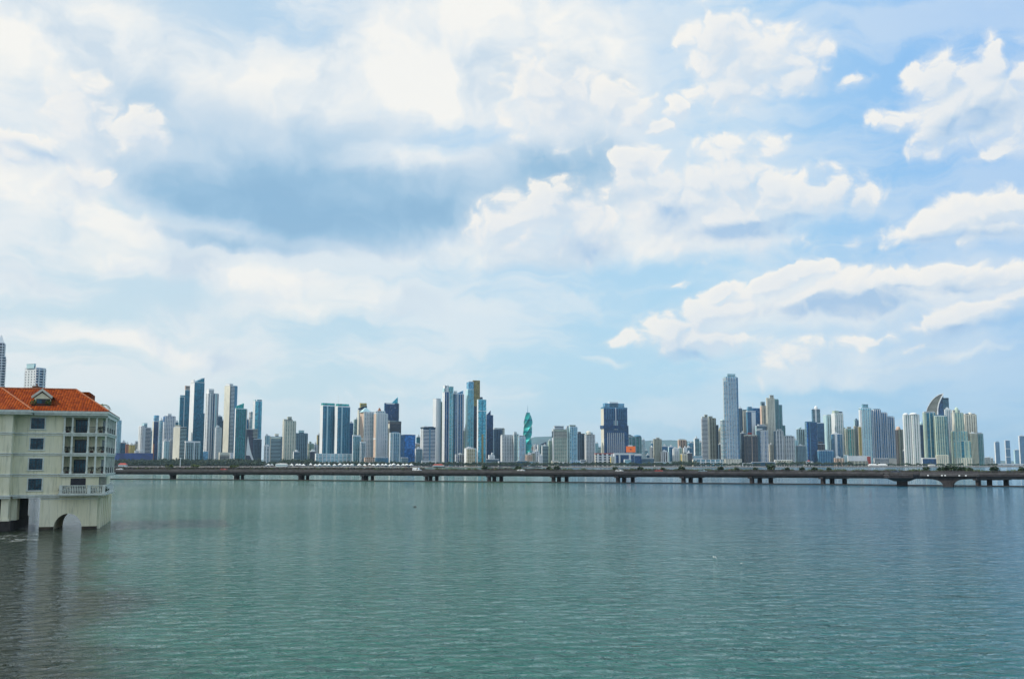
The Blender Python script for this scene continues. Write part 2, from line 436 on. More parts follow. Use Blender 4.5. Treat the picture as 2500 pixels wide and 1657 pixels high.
# counter-clockwise polygon of the mainland
shore = [(-6000, 1150), (-1050, 1180), (-980, 1500), (-900, 2380), (-400, 2390), (300, 2410), (700, 2490), (1000, 2600), (1395, 2680), (1440, 3000), (1800, 5200), (6000, 5300), (11000, 17000), (-11000, 17000)]
L.prism(shore, -2.0, 2.2)
tag(L.build('shore_land', lm), kind='structure')
sm = plain('rock', (.16, .15, .14), .9, 0, .4, .3)
S = MB()
for a, c in zip(shore[:11], shore[1:12]):
    A = Vector(a); C_ = Vector(c); d = (C_ - A).normalized(); nrm = Vector((d.y, -d.x))
    q = [A + nrm * 5, C_ + nrm * 5, C_ + nrm * .01, A + nrm * .01]
    t = [A + nrm * .6, C_ + nrm * .6, C_ + nrm * .01, A + nrm * .01]
    S.prism([tuple(x) for x in q], -1.5, 2.9, 0, [tuple(x) for x in t])
tag(S.build('sea_wall', sm), 'long grey rock revetment edging the city shore behind the viaduct', 'sea wall')

# hills far behind the city
H = MB(); hm = plain('hill_forest', (.03, .09, .09), .95, 0, .4, .004)
xs = [-8500 + i * 260 for i in range(66)]
hh = []
for i, x in enumerate(xs):
    h = 120 + 40 * math.sin(i * .37) + 35 * math.sin(i * .91 + 1) + 22 * math.sin(i * 2.3)
    px = 1250 + 2500 * x / 15500
    if 1180 < px < 1480: h += 260 * math.sin(math.pi * (px - 1180) / 300)
    if 1480 < px < 1900: h = max(h, 340 + 12 * math.sin(i * 1.7))
    if px < 1100: h *= .55
    if px > 1950: h *= .35
    hh.append(max(12, h))
rows = [(15000, 0.02), (15300, .55), (15600, 1.0), (16400, .4)]
for (ya, fa), (yb, fb) in zip(rows, rows[1:]):
    for i in range(len(xs) - 1):
        H.quad([(xs[i], ya, 2.2 + hh[i] * fa), (xs[i + 1], ya, 2.2 + hh[i + 1] * fa), (xs[i + 1], yb, 2.2 + hh[i + 1] * fb), (xs[i], yb, 2.2 + hh[i] * fb)])
H.smooth = True
tag(H.build('hills', hm), kind='structure')

# ================================================================== towers
FLOOR = 3.4
def face(mb, A, D, N, L, z0, z1, st, slots):
    """dress one face: A corner, D direction along the face, N outward normal, L length"""
    if L < 1.0: return
    def slab(u0, u1, w0, w1, out, m, back=.3):
        p = [A + D * u0 - N * back, A + D * u0 + N * out, A + D * u1 + N * out, A + D * u1 - N * back]
        a2 = sum(p[i].x * p[(i + 1) % 4].y - p[(i + 1) % 4].x * p[i].y for i in range(4))
        if a2 < 0: p.reverse()
        mb.prism([(q.x, q.y) for q in p], w0, w1, m)
    fl = st.get('fl', FLOOR)
    wc = slots(st.get('c', 'white'))
    if st.get('solid'):
        slab(.15, L - .15, z0, z1 - .3, .22, wc)
        ww = st.get('ww')
        if ww:      # small punched windows on a solid wall
            gm = slots('#' + st.get('g', 'navy'))
            n = max(1, int(L / ww))
            k = 1
            while z0 + fl * (k + 1) < z1:
                for i in range(n):
                    u = L * (i + .5) / n
                    slab(u - .7, u + .7, z0 + fl * k + .8, z0 + fl * k + 2.5, .30, gm)
                k += 1
        return
    bt = st.get('b', 0)
    rng = st.get('z')                         # portion of the height that carries the bands
    za, zb = (z0 + (z1 - z0) * rng[0], z0 + (z1 - z0) * rng[1]) if rng else (z0, z1)
    if bt:
        n = int((zb - za) / fl)
        for k in range(1, n + 1):
            z = za + k * fl
            if z + fl * bt < zb + .1:
                slab(.1, L - .1, z, z + fl * bt, st.get('o', .9), wc)
    nf = st.get('f', 0)
    if nf:
        fw = st.get('fw', .3) * L / nf
        fc_ = slots(st.get('fc', st.get('c', 'white')))
        for i in range(nf):
            u = L * (i + .5) / nf
            slab(u - fw / 2, u + fw / 2, za, zb - .4, st.get('fo', 1.7), fc_)
    for e in st.get('s', ()):                 # accent strips: (from, to, colour[, z from, z to])
        ea, eb, ec = e[:3]
        s0 = z0 + (z1 - z0) * (e[3] if len(e) > 3 else 0); s1 = z0 + (z1 - z0) * (e[4] if len(e) > 4 else 1)
        slab(L * ea + .03, L * eb - .03, s0, s1 - .15, 1.5, slots(ec))

def mats_of(keys): return [glassmat(k[1:]) if k[0] == '#' else wallmat(k) for k in keys]

class Tower:
    """A building whose near vertical edge stands at photo column xs and distance Y.
    Left face runs back from the edge to column x0, right face to column x1."""
    def __init__(s, name, label, cat, x0, xs, x1, Y, th=None, group=None, ground=2.2, pyref=None):
        s.pr = pyref or HOR
        s.zg = ground
        yb = HOR + (CAMH - ground) * FOC / Y
        s.c = at(xs, s.pr, Y); s.c.z = ground
        alpha = math.atan2(ray(xs, s.pr).x, ray(xs, s.pr).y)
        wl, wr = xs - x0, x1 - xs
        if th is None: th = 0 if (wl < .4 or wr < .4) else (27 if wl <= wr else 60)
        if wr < .4 and wl > .4:
            th = 0; s.c = at(x0, s.pr, Y); s.c.z = ground; xs = x0; wr = wl; wl = 0
        s.psi = -alpha + R(th)
        s.D = Vector((math.cos(s.psi), math.sin(s.psi))); s.S = Vector((-math.sin(s.psi), math.cos(s.psi)))
        s.Y = Y
        s.root = empty(name, (s.c.x, s.c.y, ground), s.psi)
        tag(s.root, label, cat, group)
        s.lx1 = s.fx(x1); s.ly1 = s.sy(x0) if wl >= .4 else max(12.0, min(s.lx1 * .8, 26.0))
    def _hit(s, px, dirv):
        # intersection of the vertical plane through the near edge (direction dirv) with column px
        u = ray(px, s.pr); r = Vector((u.x, u.y)); c = Vector((s.c.x, s.c.y))
        den = dirv.x * r.y - dirv.y * r.x
        return (c.y * r.x - c.x * r.y) / den if abs(den) > 1e-6 else 20.0
    def fx(s, px): return s._hit(px, s.D)
    def sy(s, px): return abs(s._hit(px, s.S))
    def z(s, py, lx=0.0, ly=0.0):
        c = Vector((s.c.x, s.c.y)) + s.D * lx + s.S * ly
        d = ray(1250, py)
        u = c.y / d.y
        return CAMH + d.z * u - s.zg
    def vol(s, part, x0, x1, y0, y1, z0, z1, L=None, Rr=None, core='navy', cap='roofgrey', corew=None):
        """dressed box in local coordinates"""
        keys = []
        def slots(k):
            if k not in keys: keys.append(k)
            return keys.index(k)
        mb = MB()
        mb.box(x0, x1, y0, y1, z0, z1, slots(corew or '#' + core))
        Rr = Rr or {}; L = L or Rr
        if Rr.get('g'):
            mb.box(x0 + .06, x1 - .06, y0 - .06, y0 + .5, z0, z1 - .05, slots('#' + Rr['g'] if not Rr.get('solid') else Rr.get('c', 'white')))
        if L.get('g') and not L.get('solid'):
            mb.box(x0 - .06, x0 + .5, y0 + .06, y1 - .06, z0, z1 - .06, slots('#' + L['g']))
        face(mb, Vector((x0, y0)), Vector((1, 0)), Vector((0, -1)), x1 - x0, z0, z1, Rr, slots)
        face(mb, Vector((x0, y1)), Vector((0, -1)), Vector((-1, 0)), y1 - y0, z0, z1, L, slots)
        face(mb, Vector((x1, y0)), Vector((0, 1)), Vector((1, 0)), y1 - y0, z0, z1, {k: v for k, v in Rr.items() if k != 's'}, slots)
        # parapet
        c = slots(cap); t = .5
        mb.box(x0 - .1, x1 + .1, y0 - .1, y0 + t, z1, z1 + 1.3, c); mb.box(x0 - .1, x1 + .1, y1 - t, y1 + .1, z1, z1 + 1.3, c)
        mb.box(x0 - .1, x0 + t, y0 + t + .003, y1 - t - .003, z1, z1 + 1.3, c); mb.box(x1 - t, x1 + .1, y0 + t + .003, y1 - t - .003, z1, z1 + 1.3, c)
        o = mb.build(part, mats_of(keys), s.root)
        return o

def tower(name, label, cat, cols, ytop, Y, L=None, Rr=None, core='navy', cap='white', extra=(), th=None, group=None, corew=None, roof=True, ybot=None):
    x0, xs, x1 = cols
    t = Tower(name, label, cat, x0, xs, x1, Y, th, group, pyref=(ytop if Y < 1400 else .55 * ytop + .45 * HOR))
    zt = t.z(ytop, t.lx1 * .4, t.ly1 * .2)
    t.zt = zt
    body = t.vol('shaft' if zt > 45 else 'block', 0, t.lx1, 0, t.ly1, 0, zt, L, Rr, core, cap, corew)
    W_, D_ = t.lx1, t.ly1
    had = False
    for e in extra:
        k = e[0]
        if k == 'block':            # ('block', px0, px1, ytop, wall colour[, name])
            _, a, b_, yt, c_ = e[:5]
            nm = e[5] if len(e) > 5 else 'penthouse'
            lo = max(.4, t.fx(a)); hi = t.fx(b_); lo, hi = min(lo, hi - 1), max(hi, lo + 1)
            mb = MB(); zz = t.z(yt, (lo + hi) / 2, D_ * .4)
            mb.box(lo, hi, D_ * .15, D_ * .8, zt, zz, 0)
            nb = max(1, int((zz - zt) / 4))
            for q in range(nb):
                mb.box(lo + .6, hi - .6, D_ * .15 - .08, D_ * .15 + .2, zt + .9 + q * 4, min(zz - .4, zt + 2.8 + q * 4), 1)
            mb.box(lo - .25, hi + .25, D_ * .15 - .25, D_ * .8 + .25, zz, zz + .5, 0)
            mt = [glassmat(c_[1:]), wallmat('grey')] if c_[0] == '#' else [wallmat(c_), glassmat('navy')]
            mb.build(nm, mt, t.root); had = True
        elif k == 'vol':            # ('vol', px0, px1, ytop, style, core[, dy0, dy1, name, cap])
            _, a, b_, yt, st, cr_ = e[:6]
            y0 = e[6] if len(e) > 6 else -1.5; y1 = e[7] if len(e) > 7 else D_ * .8
            lo, hi = sorted((t.fx(a), t.fx(b_)))
            zz = t.z(yt, (lo + hi) / 2, max(0, y0))
            zb = 0 if not (len(e) > 10) else t.z(e[10], lo, 0)
            t.vol(e[8] if len(e) > 8 else 'wing', lo, hi, y0, y1, zb, zz, st, st, cr_, e[9] if len(e) > 9 else cap); had = True
        elif k == 'wedge':          # ('wedge', px0, px1, y left, y right, mat)
            _, a, b_, ya, yb_, c_ = e[:6]
            lo, hi = sorted((t.fx(a), t.fx(b_))); lo = max(lo, .2)
            mb = MB(); za = max(zt + .3, t.z(ya, lo)); zb = max(zt + .3, t.z(yb_, hi))
            mb.prism([(lo, .3), (hi, .3), (hi, D_ * .7), (lo, D_ * .7)], zt - .2, [za, zb, zb, za])
            mb.build('slanted_crown', [glassmat(c_[1:]) if c_[0] == '#' else wallmat(c_)], t.root); had = True
        elif k == 'gable':          # ('gable', px0, px1, ytop, colour)
            _, a, b_, yt, c_ = e[:5]
            lo, hi = sorted((t.fx(a), t.fx(b_))); zz = t.z(yt, (lo + hi) / 2)
            mb = MB(); m_ = (lo + hi) / 2; q = (hi - lo) * .06
            mb.prism([(lo, 0.2), (hi, .2), (hi, D_ * .9), (lo, D_ * .9)], zt, zz, 0, [(m_ - q, D_ * .4), (m_ + q, D_ * .4), (m_ + q, D_ * .5), (m_ - q, D_ * .5)])
            mb.build('pitched_roof', [wallmat(c_)], t.root); had = True
        elif k == 'dome':
            _, a, b_, yt, c_ = e[:5]
            lo, hi = sorted((t.fx(a), t.fx(b_))); zz = t.z(yt, (lo + hi) / 2)
            mb = MB(); mb.cyl((lo + hi) / 2, D_ * .45, zt, zt + (zz - zt) * .3, (hi - lo) / 2); mb.dome((lo + hi) / 2, D_ * .45, zt + (zz - zt) * .3, (hi - lo) / 2, (zz - zt) * .7)
            mb.build('roof_dome', [wallmat(c_)], t.root); had = True
        elif k == 'mast':           # ('mast', px, ytop, radius)
            _, a, yt = e[:3]; r_ = e[3] if len(e) > 3 else .45
            mb = MB(); xx = t.fx(a); mb.tube((xx, D_ * .4, zt), (xx, D_ * .4, t.z(yt, xx)), r_, r_ * .4)
            mb.build('mast', [wallmat('white')], t.root)
        elif k == 'band':           # ('band', y top, y bottom, colour, out[, px0, px1])
            _, ya, yb_, c_, o_ = e[:5]
            lo = t.fx(e[5]) if len(e) > 5 else 0; hi = t.fx(e[6]) if len(e) > 6 else W_
            mb = MB(); mb.box(lo - o_, hi + o_, -o_, D_ + o_ if len(e) <= 5 else 1, t.z(yb_), t.z(ya))
            mb.build('belt', [glassmat(c_[1:]) if c_[0] == '#' else wallmat(c_)], t.root)
    if roof and not had:
        r2 = random.Random(int(xs * 13 + ytop))
        mb = MB(); a = W_ * r2.uniform(.15, .4); c_ = W_ * r2.uniform(.55, .85); h = r2.uniform(2.5, 5.5)
        mb.box(a, c_, D_ * .25, D_ * .75, zt, zt + h); mb.box(a + (c_ - a) * .2, a + (c_ - a) * .6, D_ * .35, D_ * .6, zt + h, zt + h + r2.uniform(1, 3))
        mb.box(a - .3, c_ + .3, D_ * .25 - .3, D_ * .25 - .05, zt, zt + 1.0)
        mb.build('penthouse', [wallmat(cap if cap in COL else 'grey')], t.root)
    return t

# ================================================================== the city
def YB(px, layer):
    base = 2460 if px < 1300 else 2460 + 330 * min(1, (px - 1300) / 900)
    return base + layer * 75
def ST(c='white', g='navy', b=.35, **k):
    d = dict(c=c, g=g, b=b); d.update(k); return d
def SO(c='cream', **k):
    d = dict(c=c, solid=True); d.update(k); return d
def GL(g='blue', c='mid', b=.16, **k):
    d = dict(c=c, g=g, b=b, o=.3); d.update(k); return d
AT, OT, LB = 'apartment_tower', 'office_tower', 'low_building'
AP, OF, BU = 'apartment tower', 'office tower', 'building'
T = []
def A_(name, cat, label, cols, ytop, layer, L=None, Rr=None, core='navy', **k): T.append((name, cat, label, cols, ytop, layer, L, Rr, core, k))

# --- nearer towers rising behind the waterside house (own distance)
A_(AT, AP, 'tall white banded tower with pointed side, cut by the left photo edge', (-16,-16,11), 838, -15.4, None, ST('white','grey',.42,f=3,fw=.22), 'grey', extra=(('gable',-6,11,817,'white'),('vol',11,16.5,872,ST('white','navy',.4),'navy',1.0,14)), roof=False)
A_(AT, AP, 'white tower with tall blank core and blue balcony side above the tiled roof', (61,89,112), 900, -15.2, SO('white',ww=4.5,g='grey'), ST('white','deep',.32,f=2,fw=.16,o=1.6), 'deep', extra=(('block',68,88.5,889,'pale'),), th=40)
# --- left cluster
A_(AT, AP, 'pale blue tower half hidden by the balconies of the waterside house', (271,284,295), 1026, 2, SO('white',ww=4), ST('pale','sky',.3,f=3,fw=.2), 'sky')
A_(LB, BU, 'yellow low block beside the long blue site fence, left of the skyline', (312,315,328), 1086, 2, SO('yellow'), ST('yellow','brown',.55,f=3,fw=.5), 'brown')
A_(LB, BU, 'cream low block with white roof boxes right of the yellow one', (327,330,341), 1083, 2.4, SO('cream'), ST('cream','brown',.55,f=3,fw=.5), 'brown', extra=(('block',331,336,1077,'white'),))
A_(LB, BU, 'narrow rust orange stair block rising beside the yellow building', (306,307,314), 1084, 1.6, SO('rust'), SO('rust'), 'brown')
A_(LB, BU, 'small dark blue block at the far left of the shore row', (293,296,308), 1081, 2.2, ST('bluegrey'), ST('bluegrey','navy',.4), 'navy')
A_(LB, BU, 'little white house with flat roof above the blue site fence', (328,329,338), 1101, 1.4, SO('white'), ST('white','navy',.5,f=3,fw=.4), 'navy')
A_(LB, BU, 'second little white house, nearer the white and grey tower', (339,340,350), 1099, 1.4, SO('white'), ST('white','navy',.5,f=3,fw=.4), 'navy')
A_(LB, BU, 'pale low block peeping out on the horizon left of the skyline', (343,343.4,352), 1075, 6, None, ST('cream','grey',.5), 'grey')
A_(AT, AP, 'short white tower with grey glass right wing, first one right of the waterside house', (342.8,350.5,367), 1044, 2, ST('white','navy',.45,f=2,fw=.5), ST('white','navy',.36,s=((0,.18,'white'),)), 'navy', extra=(('block',349.5,359,1033,'pale'),('vol',343.5,350,1040,ST('white','navy',.5,f=2,fw=.5),'navy')))
A_(AT, AP, 'slim pale tower squeezed behind the short white and grey one', (364,365,372), 1052, 3, SO('pale'), ST('pale','blue',.4), 'blue')
A_(AT, AP, 'narrow navy tower with white right edge and rust base, cylinder on top', (371,374,387), 1029, 1.6, SO('cream'), GL('deep','purple',s=((.86,1,'white'),(0,.18,'rust',0,.5))), 'deep', extra=(('block',375.5,386.5,1014,'#sky','roof_drum'),))
A_(AT, AP, 'light blue tower with faint grid between the navy tower and the broad gridded one', (387,388.5,399), 1027, 2.6, SO('pale'), ST('pale','sky',.36,f=3,fw=.25), 'sky', extra=(('mast',392,1020),))
A_(AT, AP, 'broad white gridded tower with blue glass top floors', (397,399.5,426), 1016, 2, SO('white',ww=4), ST('white','blue',.42,f=6,fw=.28), 'blue', extra=(('block',408,417,1010,'white'),('band',1016.5,1029,'#blue',.35)))
A_(AT, AP, 'low white twin-pier block in front of the broad gridded tower', (398,400,412), 1077, 1.3, SO('white'), ST('pale','blue',.4,f=2,fw=.6), 'blue')
A_(AT, AP, 'small pale glass block at the foot of the cream windowless tower', (412,413,423), 1075, 1.5, SO('white'), ST('white','sky',.4,f=3,fw=.3), 'sky')
A_(AT, AP, 'small blue grey tower behind the cream windowless one', (423,424,438), 1031, 3.4, None, GL('teal','grey'), 'teal')
A_(AT, AP, 'cream tower with blank left wall and dark striped right side', (422,438.5,454), 1043, 1.2, SO('cream',s=()), ST('pale','plum',.34), 'plum', extra=(('block',436,443,1038,'beige'),), th=50)
A_(OT, OF, 'teal glass tower at the left of the tallest left-hand pair', (435.6,437,448), 969, 3.2, SO('pale'), ST('bluegrey','teal',.20,s=((.88,1,'white'),)), 'teal', extra=(('block',438,449,965,'#teal'),))
A_(OT, OF, 'teal glass tower with pinkish crown tucked behind the slanted-top one', (447,449,464), 953, 3.6, SO('white'), ST('bluegrey','teal',.20), 'teal', extra=(('block',449.5,461,942,'peach'),))
A_(OT, OF, 'tallest left skyscraper, teal glass with cream side wall and slanted top', (461.5,472,496.5), 934, 2.4, SO('white'), GL('teal','bluegrey',.22), 'teal', extra=(('wedge',472.3,496,934,922,'#teal'),('block',463,472,927.5,'white'),('vol',493,499.8,1009,GL('teal','grey',.3),'teal',1,14)), roof=False)
A_(OT, OF, 'squat dark columned block with thick white cap below the slanted skyscraper', (451,452.5,487), 1080, .6, SO('white'), dict(c='pale',g='plum',b=.14,f=7,fw=.14,s=((.56,.62,'white'),)), 'plum', extra=(('band',1076,1080,'white',.8),), cap='white', roof=False)
A_(AT, AP, 'white tower with navy window columns and boxy white crown', (499.5,508,531), 961, 2, ST('white','grey',.45,f=2,fw=.4), dict(c='bluegrey',g='deep',b=.2,f=4,fw=.26,fc='white',s=((.05,.22,'white'),(.62,.8,'pale'))), 'deep', extra=(('block',505.5,521,950,'white'),))
A_(LB, BU, 'bright sky blue glass cube at the foot of the white and navy tower', (495.5,497,508), 1102, .8, None, GL('sky','sky',.1), 'sky', roof=False)
A_(AT, AP, 'blue grey tower just right of the white and navy tower', (528,530,541), 1017, 2.8, SO('bluegrey'), GL('navy','bluegrey',.25), 'navy')
A_(AT, AP, 'white speckled mid-rise in front of the blue grey tower', (524,525.5,539), 1044, 1.4, SO('white'), ST('white','navy',.45,f=5,fw=.45), 'navy')
A_(AT, AP, 'dark sliver of a tower left of the tall cream slab', (537,540,546), 1027, 3, SO('mid'), ST('mid','plum',.2), 'plum')
A_(AT, AP, 'very tall slim cream slab tower with striped front and blank left wall', (545.5,559.5,576.5), 942, 1.8, SO('cream'), ST('white','grey',.45,s=((0,.08,'dark'),(.62,1,'bluegrey'))), 'grey', extra=(('block',548,568,937,'white'),), th=42)
A_(LB, BU, 'cream roofed podium under the tall cream slab tower', (534,536,561), 1105, .4, SO('cream'), dict(c='cream',g='plum',b=.3,f=0), 'plum', cap='cream', roof=False, extra=(('band',1104.6,1111,'cream',.4),))
A_(LB, BU, 'white narrow pylon block standing between the cream slab and the green glass tower', (561,562,569), 1106, .3, SO('white'), SO('white',ww=4), 'grey', roof=False)
A_(OT, OF, 'green glass tower with slanted green crown', (572,574.5,601), 998, 1, SO('white'), ST('bluegrey','green',.16,f=5,fw=.1,s=((.94,1,'cream'),)), 'green', extra=(('wedge',576,593.5,991,984,'#emerald'),), roof=False)
A_(AT, AP, 'short blue tower seen between the green glass tower and the cyan one', (600,601.5,607), 1024, 3, None, GL('blue','bluegrey'), 'blue')
A_(AT, AP, 'slim white tower with stepped top left of the cyan glass tower', (606,607,614), 1022, 3, SO('white'), ST('white','grey',.5,f=2,fw=.3), 'grey', extra=(('vol',611,617,1006,ST('white','grey',.5),'grey',1,12),))
A_(AT, AP, 'tall cyan glass tower with white left edge and notched top', (616,621.5,638), 980, 2.6, SO('white'), ST('pale','cyan',.18,s=((.55,.7,'bluegrey'),)), 'cyan', extra=(('block',618.5,624,976,'pale'),('block',630,638,976,'#teal')))
A_(OT, OF, 'dark blocky tower in front of the cyan glass tower', (600.5,602,618), 1048, 1.2, SO('mid'), GL('plum','purple',.3), 'plum', extra=(('vol',617,627.5,1048,ST('beige','grey',.45),'grey',-1,10,'wing','beige',1071),('vol',619.5,637,1072,GL('plum','mid',.25,f=5,fw=.2),'plum',-1.6,12)))
A_(LB, BU, 'low glass block with white bands between two dark mid-rises', (644,646,661), 1089, 1.3, SO('white'), ST('white','teal',.35,f=2,fw=.3), 'teal')
A_(AT, AP, 'light blue twin-column mid-rise with small mast', (645,646.5,659), 1064, 3, SO('white'), dict(c='pale',g='sky',b=.3,f=2,fw=.4), 'sky', extra=(('mast',652,1058),))
A_(AT, AP, 'dark banded mid-rise with cream top floor, left of the cream gridded tower', (659,661,688), 1066, 1.4, SO('cream'), ST('pale','plum',.30,s=((.9,1,'mid'),)), 'plum', extra=(('block',671,680,1059,'cream'),('band',1066,1071,'cream',.4)))
A_(AT, AP, 'cream gridded tower with stepped roof standing alone', (689,692,721), 1028, 1.8, SO('cream',ww=4), ST('cream','green',.46,f=5,fw=.5,s=((0,.1,'cream'),)), 'green', extra=(('block',692,714,1023.5,'cream'),('block',702,711.5,1017.5,'beige')), cap='cream')
A_(AT, AP, 'grey mid-rise with rounded roof box, right of the cream gridded tower', (719,721.5,750), 1058, 2.2, SO('grey'), ST('grey','navy',.35,f=6,fw=.35), 'navy', extra=(('block',729,742,1050.5,'pale'),), cap='grey')
A_(LB, BU, 'small white roofed block in front of the grey mid-rise', (715,717,731), 1103, 1, SO('white'), ST('grey','navy',.4), 'navy')
A_(AT, AP, 'small pale green block right of the grey mid-rise', (751,752.5,765), 1083, 2.6, SO('cream'), ST('palegreen','green',.4,f=3,fw=.3), 'green', extra=(('block',755,760,1078,'palegreen'),))
A_(AT, AP, 'small white and blue block left of the twin cylinders', (763,764.5,775), 1086, 2.8, SO('white'), ST('white','blue',.4,f=2,fw=.4), 'blue')
A_(AT, AP, 'yellowish sliver of a tower behind the left twin cylinder', (773,774.5,783), 1062, 3.4, SO('yellow'), ST('beige','brown',.5), 'brown')
A_(LB, BU, 'dark low block left of the white banded podium', (756,758,772), 1102, 1.6, None, GL('plum','purple',.2), 'plum')
# --- twin towers on one podium
tw = 'dark teal tower with white left wall, %s twin on the white podium'
A_(OT, OF, tw % 'left', (780.5,787.5,818), 991, 1.6, SO('white'), dict(c='bluegrey',g='teal',b=.18,f=6,fw=.16,o=.5,s=((.30,.38,'pale'),)), 'teal', extra=(('band',988.5,991.5,'white',.5),('block',788.5,817,984.5,'#emerald','roof_drum')), roof=False)
A_(OT, OF, tw % 'right', (816.5,823.5,853), 993, 1.55, SO('white'), dict(c='bluegrey',g='teal',b=.18,f=6,fw=.16,o=.5,s=((.30,.38,'pale'),)), 'teal', extra=(('band',990.5,993.5,'white',.5),('block',824.5,852,986.5,'#emerald','roof_drum'),('mast',827,958,.55)), roof=False)
A_(LB, BU, 'long white banded podium beneath the dark teal twin towers', (769,771.5,861), 1108, .5, SO('white'), ST('white','cyan',.42,f=9,fw=.12), 'cyan', cap='white', roof=False)
A_(AT, AP, 'blue grey tower tight against the right twin cylinder', (851,853,862), 1033, 2.4, SO('cream'), ST('bluegrey','blue',.3), 'blue')
A_(AT, AP, 'faint pale green tower between the twins and the gold-topped one', (863,864.5,875), 1024, 4, None, ST('palegreen','pale',.4), 'pale')
A_(OT, OF, 'dark tower with bright gold box crown behind the peaked white twins', (872,874.5,895), 1001, 3.4, SO('cream'), ST('cream','navy',.3,s=((0,.10,'cream'),)), 'navy', extra=(('wedge',874.8,895,996,990,'#navy'),('block',879,894.5,984.3,'yellow','gold_crown')))
A_(OT, OF, 'short teal tower with white cap in front of the gold-topped tower', (860,861.5,880), 1065, .9, SO('white'), dict(c='pale',g='teal',b=.12,f=4,fw=.16), 'teal', extra=(('band',1061.5,1065,'white',.4),), roof=False)
A_(OT, OF, 'small teal annex with white roof beside the short white-capped tower', (879,880,892), 1081, .8, SO('white'), dict(c='white',g='teal',b=.12,f=3,fw=.12), 'teal', extra=(('band',1078,1081,'white',.4),), roof=False)
A_(AT, AP, 'white tower with pale peaked roof, left one of the peaked pair', (878,887,912), 1006, 1.8, SO('peach'), ST('white','teal',.48,f=6,fw=.36,s=((0,.08,'cream'),)), 'teal', extra=(('gable',884,907,994.5,'pale'),('band',1069,1072,'white',.6)), cap='white')
A_(AT, AP, 'white tower with orange peaked roof, right one of the peaked pair', (912,917,945.5), 1010, 1.7, SO('peach'), ST('white','teal',.48,f=6,fw=.36,s=((0,.08,'cream'),)), 'teal', extra=(('vol',919,940,1004,ST('white','teal',.48,f=4,fw=.36),'teal',.8,12),('gable',921.5,934,995,'rust'),('band',1069,1072,'white',.6)), cap='white')
A_(LB, BU, 'peach low podium under the peaked white pair', (889,891,916), 1117, .6, SO('peach'), ST('peach','brown',.5,f=5,fw=.4), 'brown', cap='peach', roof=False)
A_(LB, BU, 'grey gridded low block under the orange peaked tower', (915,916.5,947), 1117, .5, SO('grey'), ST('bluegrey','navy',.35,f=9,fw=.4), 'navy', roof=False)
A_(OT, OF, 'dark blue tower with pale sign band and glass sail on its roof', (937,938.5,973), 985, 2.8, SO('bluegrey'), GL('deep','purple',.12,s=((.95,1,'mid'),)), 'deep', extra=(('wedge',956.5,970.5,983,969,'#cyan'),('band',983,986,'white',.35,942,962)), cap='mid', roof=False)
A_(OT, OF, 'brown shouldered tower with cream left strip below the dark blue one', (945,951,979), 1029, 2.2, SO('cream'), GL('plum','brown',.2), 'plum', extra=(('block',948,967,1027,'beige'),('band',1029,1034,'brown',.3)), cap='grey')
A_(OT, OF, 'blue glass mid-rise with white fins below the brown shouldered tower', (950,953,976), 1057, .8, SO('white'), dict(c='pale',g='blue',b=.2,f=5,fw=.14,s=((.94,1,'white'),(.2,.28,'white'))), 'blue', extra=(('block',958,974,1053.5,'#blue'),))
A_(OT, OF, 'bright royal blue glass block with dark left side', (977.5,988,1014), 1062, 1.2, GL('deep','dark',.1), GL('royal','bluegrey',.05,o=.12), 'royal', cap='dark', extra=(('block',990,1008,1061,'grey'),))
A_(LB, BU, 'small grey trapezoid hall in front of the royal blue block', (978.5,980,996), 1117.5, .2, SO('grey'), ST('grey','navy',.6), 'grey', roof=False)
A_(OT, OF, 'small teal glass tower peeping out right of the royal blue block', (1016,1018,1027), 1067, 3, None, GL('teal','grey'), 'teal')
A_(LB, BU, 'cream block between the royal blue block and the striped hotel tower', (1011,1012.5,1027), 1084, 2, SO('cream'), ST('cream','brown',.5,f=3,fw=.4), 'brown')
A_(LB, BU, 'grey low mid-rise in front of the small cream block', (1013,1015,1030), 1096, 1, SO('white'), ST('grey','navy',.45,f=3,fw=.3), 'grey')
# --- central cluster
A_(AT, AP, 'wide white striped hotel-like tower with dark top floor', (1026.5,1034,1063), 1046, 1.2, ST('white','grey',.5,f=2,fw=.4), ST('white','deep',.42,s=((.46,.56,'bluegrey'),)), 'deep', extra=(('band',1042,1045.5,'#navy',.3),('block',1036,1046,1041,'white'),('block',1050,1060,1041.5,'mid')))
A_(LB, BU, 'white terrace pavilion at the foot of the striped white tower', (1029,1030,1062), 1125, .2, SO('white'), ST('white','navy',.5), 'navy', roof=False)
A_(AT, AP, 'tall slender white tower with blank left wall and green glass flank', (1057,1069.5,1080), 981, 2.4, SO('white',ww=6), dict(c='palegreen',g='green',b=.3,f=3,fw=.3), 'green', extra=(('vol',1058,1069,974,SO('white'),'grey',-9,2.5,'core_wall'),), th=50)
A_(AT, AP, 'tallest central blue tower with white stepped crown and arch on top', (1079.5,1085.5,1106), 957, 2, SO('white',ww=8), dict(c='bluegrey',g='blue',b=.18,f=3,fw=.12,fc='white',s=((0,.4,'#deep',0,1),(.46,.5,'white'))), 'blue', extra=(('vol',1096.5,1106,944,GL('cyan','palegreen',.3),'cyan',-1,14,'wing'),('block',1086,1096,941,'white'),('block',1081,1085.5,948,'pale'),('dome',1088,1098,938,'white')))
A_(AT, AP, 'blue tower with slanting roof joined right of the tallest central tower', (1106.5,1110,1131), 962, 2.2, SO('bluegrey'), dict(c='bluegrey',g='blue',b=.18,f=4,fw=.14,fc='white',s=((.9,1,'purple'),(.28,.34,'white'))), 'blue', extra=(('wedge',1116,1130.5,960,953,'#sky'),('block',1107,1116,955,'white')), roof=False)
